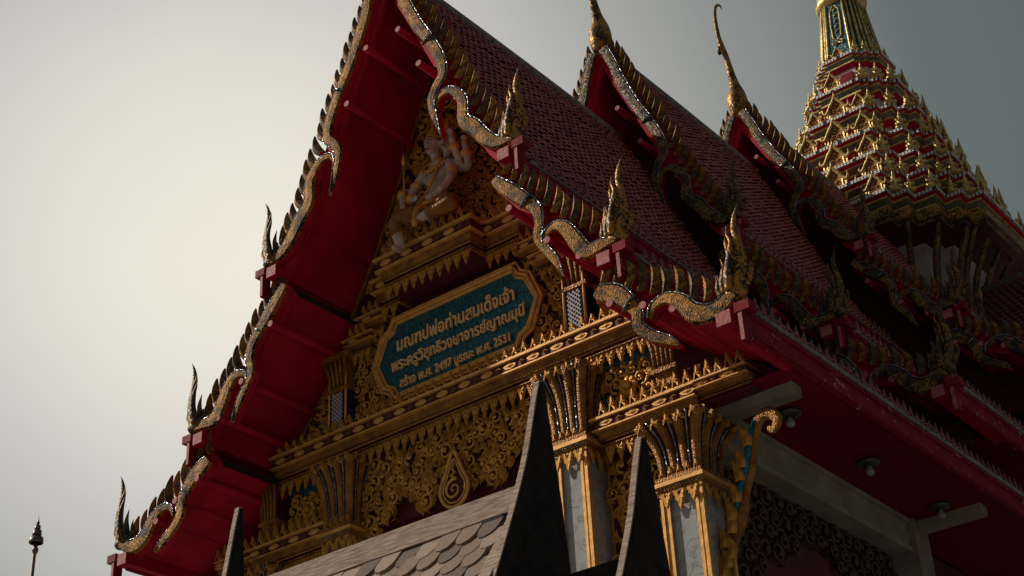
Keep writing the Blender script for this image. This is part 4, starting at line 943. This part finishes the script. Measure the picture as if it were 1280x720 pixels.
# ------------------------------------------------------------------ side wing behind, to the right
wg = thing('side_wing', (5, 18.5, 14), 'dark brown tiled side wing roof right of the white tower wall', 'roof')
YC = 18.5
def wing_pt(u): return u
sl = [(0, 19.75), (.9, 18.0), (1.9, 16.4)]
m = MB(); top = [(YC - a, b) for a, b in sl]; bot = [(YC - a + .1, b - .16) for a, b in sl]; m.prism(top + bot[::-1], 'x', 1.9, 9.0)
top = [(YC + a, b) for a, b in sl]; bot = [(YC + a - .1, b - .16) for a, b in sl]; m.prism(top + bot[::-1], 'x', 1.9, 9.0); rr_ = m.build('roof', 'tile2', wg)
tf = MB()
rows = resample(sl, .15)
for ri, (p, t) in enumerate(rows[:-1]):
    nrm = Vector((t.y, -t.x)); nrm = nrm if nrm.x > 0 else -nrm
    for c in range(44):
        xx = 2.0 + c * .16 + (ri % 2) * .08; P = Vector((xx, YC - p.x, p.y)); T3 = Vector((0, -t.x, t.y)); N3 = Vector((0, -abs(nrm.x), abs(nrm.y))); X3 = Vector((1, 0, 0)); hw = .072
        curved_tile(tf, P, X3, T3, N3, .16, .17)
tf.build('tile_field', 'tile2', rr_, kind='stuff')
m = MB(); m.tube([(1.9, YC, 19.8), (9, YC, 19.8)], .1, 8); m.build('ridge_cap', 'cap', wg)
m = MB(); m.box(1.95, 9, YC - 1.98, YC - 1.90, 15.95, 16.36); m.build('fascia', 'redworn', wg)
m = MB(); m.box(1.95, 9, YC - 2.02, YC - 1.88, 16.361, 16.41); m.box(1.95, 9, YC - 2.02, YC - 1.9, 15.88, 15.949); m.build('eave_cap', 'cap', wg)
m = MB(); m.box(2.0, 8.6, YC - 1.5, YC + 1.5, 9, 16.0); m.build('wing_wall', 'darkwall', wg)
sl2 = [(1.6, 15.75), (2.4, 14.9), (3.4, 14.0)]
m = MB(); top = [(YC - a, b) for a, b in sl2]; bot = [(YC - a + .1, b - .16) for a, b in sl2]; m.prism(top + bot[::-1], 'x', 3.2, 9.0); m.build('lower_roof', 'tile2', wg)
m = MB(); m.box(3.2, 9, YC - 3.46, YC - 3.40, 13.6, 13.98); m.build('fascia', 'redworn', wg)

# distant roof tip on the right edge of the picture
dr_ = thing('distant_roof', (9.5, 34, 24), 'dark curved roof tip at the far right edge beside the tower', 'roof')
m = MB(); m.tube(cat_rom([(5.6, 26, 22.4), (6.1, 26, 23.15), (6.8, 26, 23.6), (8.2, 26, 23.7)], 4), [.05, .1, .13, .14, .15, .15, .15, .15, .15, .15, .15, .15, .15], 8); m.build('ridge', 'cap', dr_)
m = MB(); m.prism([(5.7, 22.2), (6.15, 23.0), (6.8, 23.5), (8.2, 23.6), (8.2, 15), (6, 15)], 'y', 26.1, 30); m.build('roof', 'tile2', dr_)

# ------------------------------------------------------------------ foreground wooden gate roof
gr = thing('wooden_gate_roof', (6.2, -7, 4), 'weathered wood shingle roof with pointed black gable horns, lower foreground', 'roof')
def blade(x, y, zt, h, nm_='gable_horn', sc=1.0):
    """dark plank horn in the YZ plane with a pale front edge that paints in sunlight; tip at (y, zt)"""
    n = 12; fr = []; bk = []
    F_ = [(0, 0), (.14, -.045), (.55, -.16), (.88, -.29), (1.33, -.49), (2.0, -.80)]; B_ = [(0, .012), (.42, .06), (.73, .11), (1.22, .16), (2.0, .20)]
    def li(L_, q):
        for (a, b), (c, d) in zip(L_, L_[1:]):
            if a <= q <= c: return b + (d - b) * (q - a) / (c - a)
    for i in range(n + 1):
        q = h * i / n; fr.append((y + li(F_, q) * sc, zt - q)); bk.append((y + li(B_, q) * sc, zt - q))
    m = MB(); m.prism(fr + bk[::-1], 'x', x - .030, x + .026); o = m.build(nm_, 'blackwood', gr)
    m = MB(); vs = []  # pale wood strip puts the sunlight on the front edge into colour
    for a, z in fr: vs += [(x - .033, a - .014, z), (x + .008, a - .014, z), (x + .008, a - .001, z), (x - .033, a - .001, z)]
    m.add(vs, [(i * 4 + j, i * 4 + (j + 1) % 4, i * 4 + 4 + (j + 1) % 4, i * 4 + 4 + j) for i in range(n) for j in range(4)]); m.add(vs[:4], [(0, 1, 2, 3)]); m.build('sunlit_edge_strip', 'wood', o)
    return o
YR = -7.0
blade(7.62, YR + .05, 6.04, 1.9)
blade(4.98, YR - .0, 5.97, 1.9, sc=.6)
blade(8.33, YR + .04, 5.42, 1.5, sc=1.05)
m = MB(); m.box(4.95, 7.60, YR - .06, YR + .06, 5.235, 5.355); m.box(4.95, 7.60, YR - .075, YR + .03, 5.20, 5.234); m.build('ridge_beam', 'wood', gr)
m = MB(); m.box(7.65, 8.32, YR - .03, YR + .1, 4.62, 4.72); m.build('lower_ridge_beam', 'blackwood', gr)
# sloping shingles facing the camera
sh = MB(); n = 9; vs = []
o_ = [(-.49, 0), (.49, 0), (.49, .52), (.44, .70), (.28, .88), (0, .96), (-.28, .88), (-.44, .70), (-.49, .52)]
sh.add([(a, 0, -b) for a, b in o_] + [(a, .12, -b) for a, b in o_], [tuple(range(n)), tuple(range(2 * n - 1, n - 1, -1))] + [(i, n + i, n + (i + 1) % n, (i + 1) % n) for i in range(n)])
SHG = [sh.mesh('shingle', k_) for k_ in ('shingle', 'shingle2', 'shingle', 'shingle3')]
sr = MB(); sr.add([(4.9, YR - .03, 5.20), (7.5, YR - .03, 5.20), (7.5, YR - .95, 3.9), (4.9, YR - .95, 3.9), (4.9, YR + .03, 5.16), (7.5, YR + .03, 5.16), (7.5, YR - .87, 3.86), (4.9, YR - .87, 3.86)], [(0, 1, 2, 3), (4, 7, 6, 5), (0, 3, 7, 4), (1, 5, 6, 2), (0, 4, 5, 1), (2, 6, 7, 3)])
sr.add([(4.9, YR + .05, 5.26), (7.5, YR + .05, 5.26), (7.5, YR + .95, 3.9), (4.9, YR + .95, 3.9)], [(0, 1, 2, 3)]); sr = sr.build('roof_deck', 'blackwood', gr)
sdir = Vector((0, -.92, -1.36)).normalized(); snrm = Vector((0, -1.36, .92)).normalized()
for r_ in range(8):
    for c_ in range(16):
        P = Vector((5.0 + c_ * .165 + (.082 if r_ % 2 else 0), YR - .035, 5.165)) + sdir * (r_ * .135 - .02) + snrm * (.036 + random.uniform(-.004, .010))
        ta = (sdir * -1 + snrm * -.16).normalized()
        if P.x > 7.45: continue
        ya = snrm * -1
        ob('shingle', random.choice(SHG), sr, place(P, (1, random.uniform(-.02, .02), random.uniform(-.03, .03)), ya, ta, (.160, .34, .215)))
# verge board down the right gable edge
m = MB(); a = Vector((7.42, YR - .11, 5.22)); b_ = a + sdir * 1.6
m.add([(7.50, a.y, a.z), (7.60, a.y, a.z), (7.60, b_.y, b_.z), (7.50, b_.y, b_.z), (7.50, a.y + .05, a.z - .03), (7.60, a.y + .05, a.z - .03), (7.60, b_.y + .05, b_.z - .03), (7.50, b_.y + .05, b_.z - .03)], [(0, 1, 2, 3), (4, 7, 6, 5), (0, 3, 7, 4), (1, 5, 6, 2), (0, 4, 5, 1)]); m.build('verge_plank', 'wood', gr)
m = MB(); 
for x in (5.2, 7.3): m.box(x - .08, x + .08, YR - .08, YR + .08, 0, 5.2)
m.build('post', 'blackwood', gr)

# ------------------------------------------------------------------ distant umbrella-tiered pole
pt = thing('tiered_pole', (-51.4, 30, 0), 'thin distant pole topped by small tiered umbrella rings, lower left sky', 'pole')
m = MB(); m.tube([(-51.46, 30, 0), (-51.43, 30, 31.05)], [.17, .085], 8); m.build('shaft', 'pole', pt)
m = MB(); m.lathe([(.08, 31.0), (.16, 31.2), (.17, 31.28), (.09, 31.38), (.12, 31.48), (.05, 31.55), (.04, 32.55), (.07, 32.6), (.09, 32.68), (.04, 32.78), (.015, 32.95), (.003, 33.15)], (-51.4, 30, 0), 10); m.build('finial', 'pole', pt)
for zz, r_, h_ in ((31.74, .36, .30), (32.14, .23, .25), (32.43, .15, .20)):
    m = MB(); m.lathe([(r_ * .95, 0), (r_, .03), (r_ * .94, h_), (r_ * .88, h_), (r_ * .90, .04), (r_ * .88, 0)], (-51.4, 30, zz - h_ / 2), 18); m.build('umbrella_ring', 'pole', pt)
    m = MB()
    for k in range(4):
        a = k * math.pi / 4; m.tube([(-51.4 + r_ * .9 * math.cos(a), 30 + r_ * .9 * math.sin(a), zz + h_ * .35), (-51.4 - r_ * .9 * math.cos(a), 30 - r_ * .9 * math.sin(a), zz + h_ * .35)], .02, 4)
    m.build('ring_spoke', 'pole', pt)
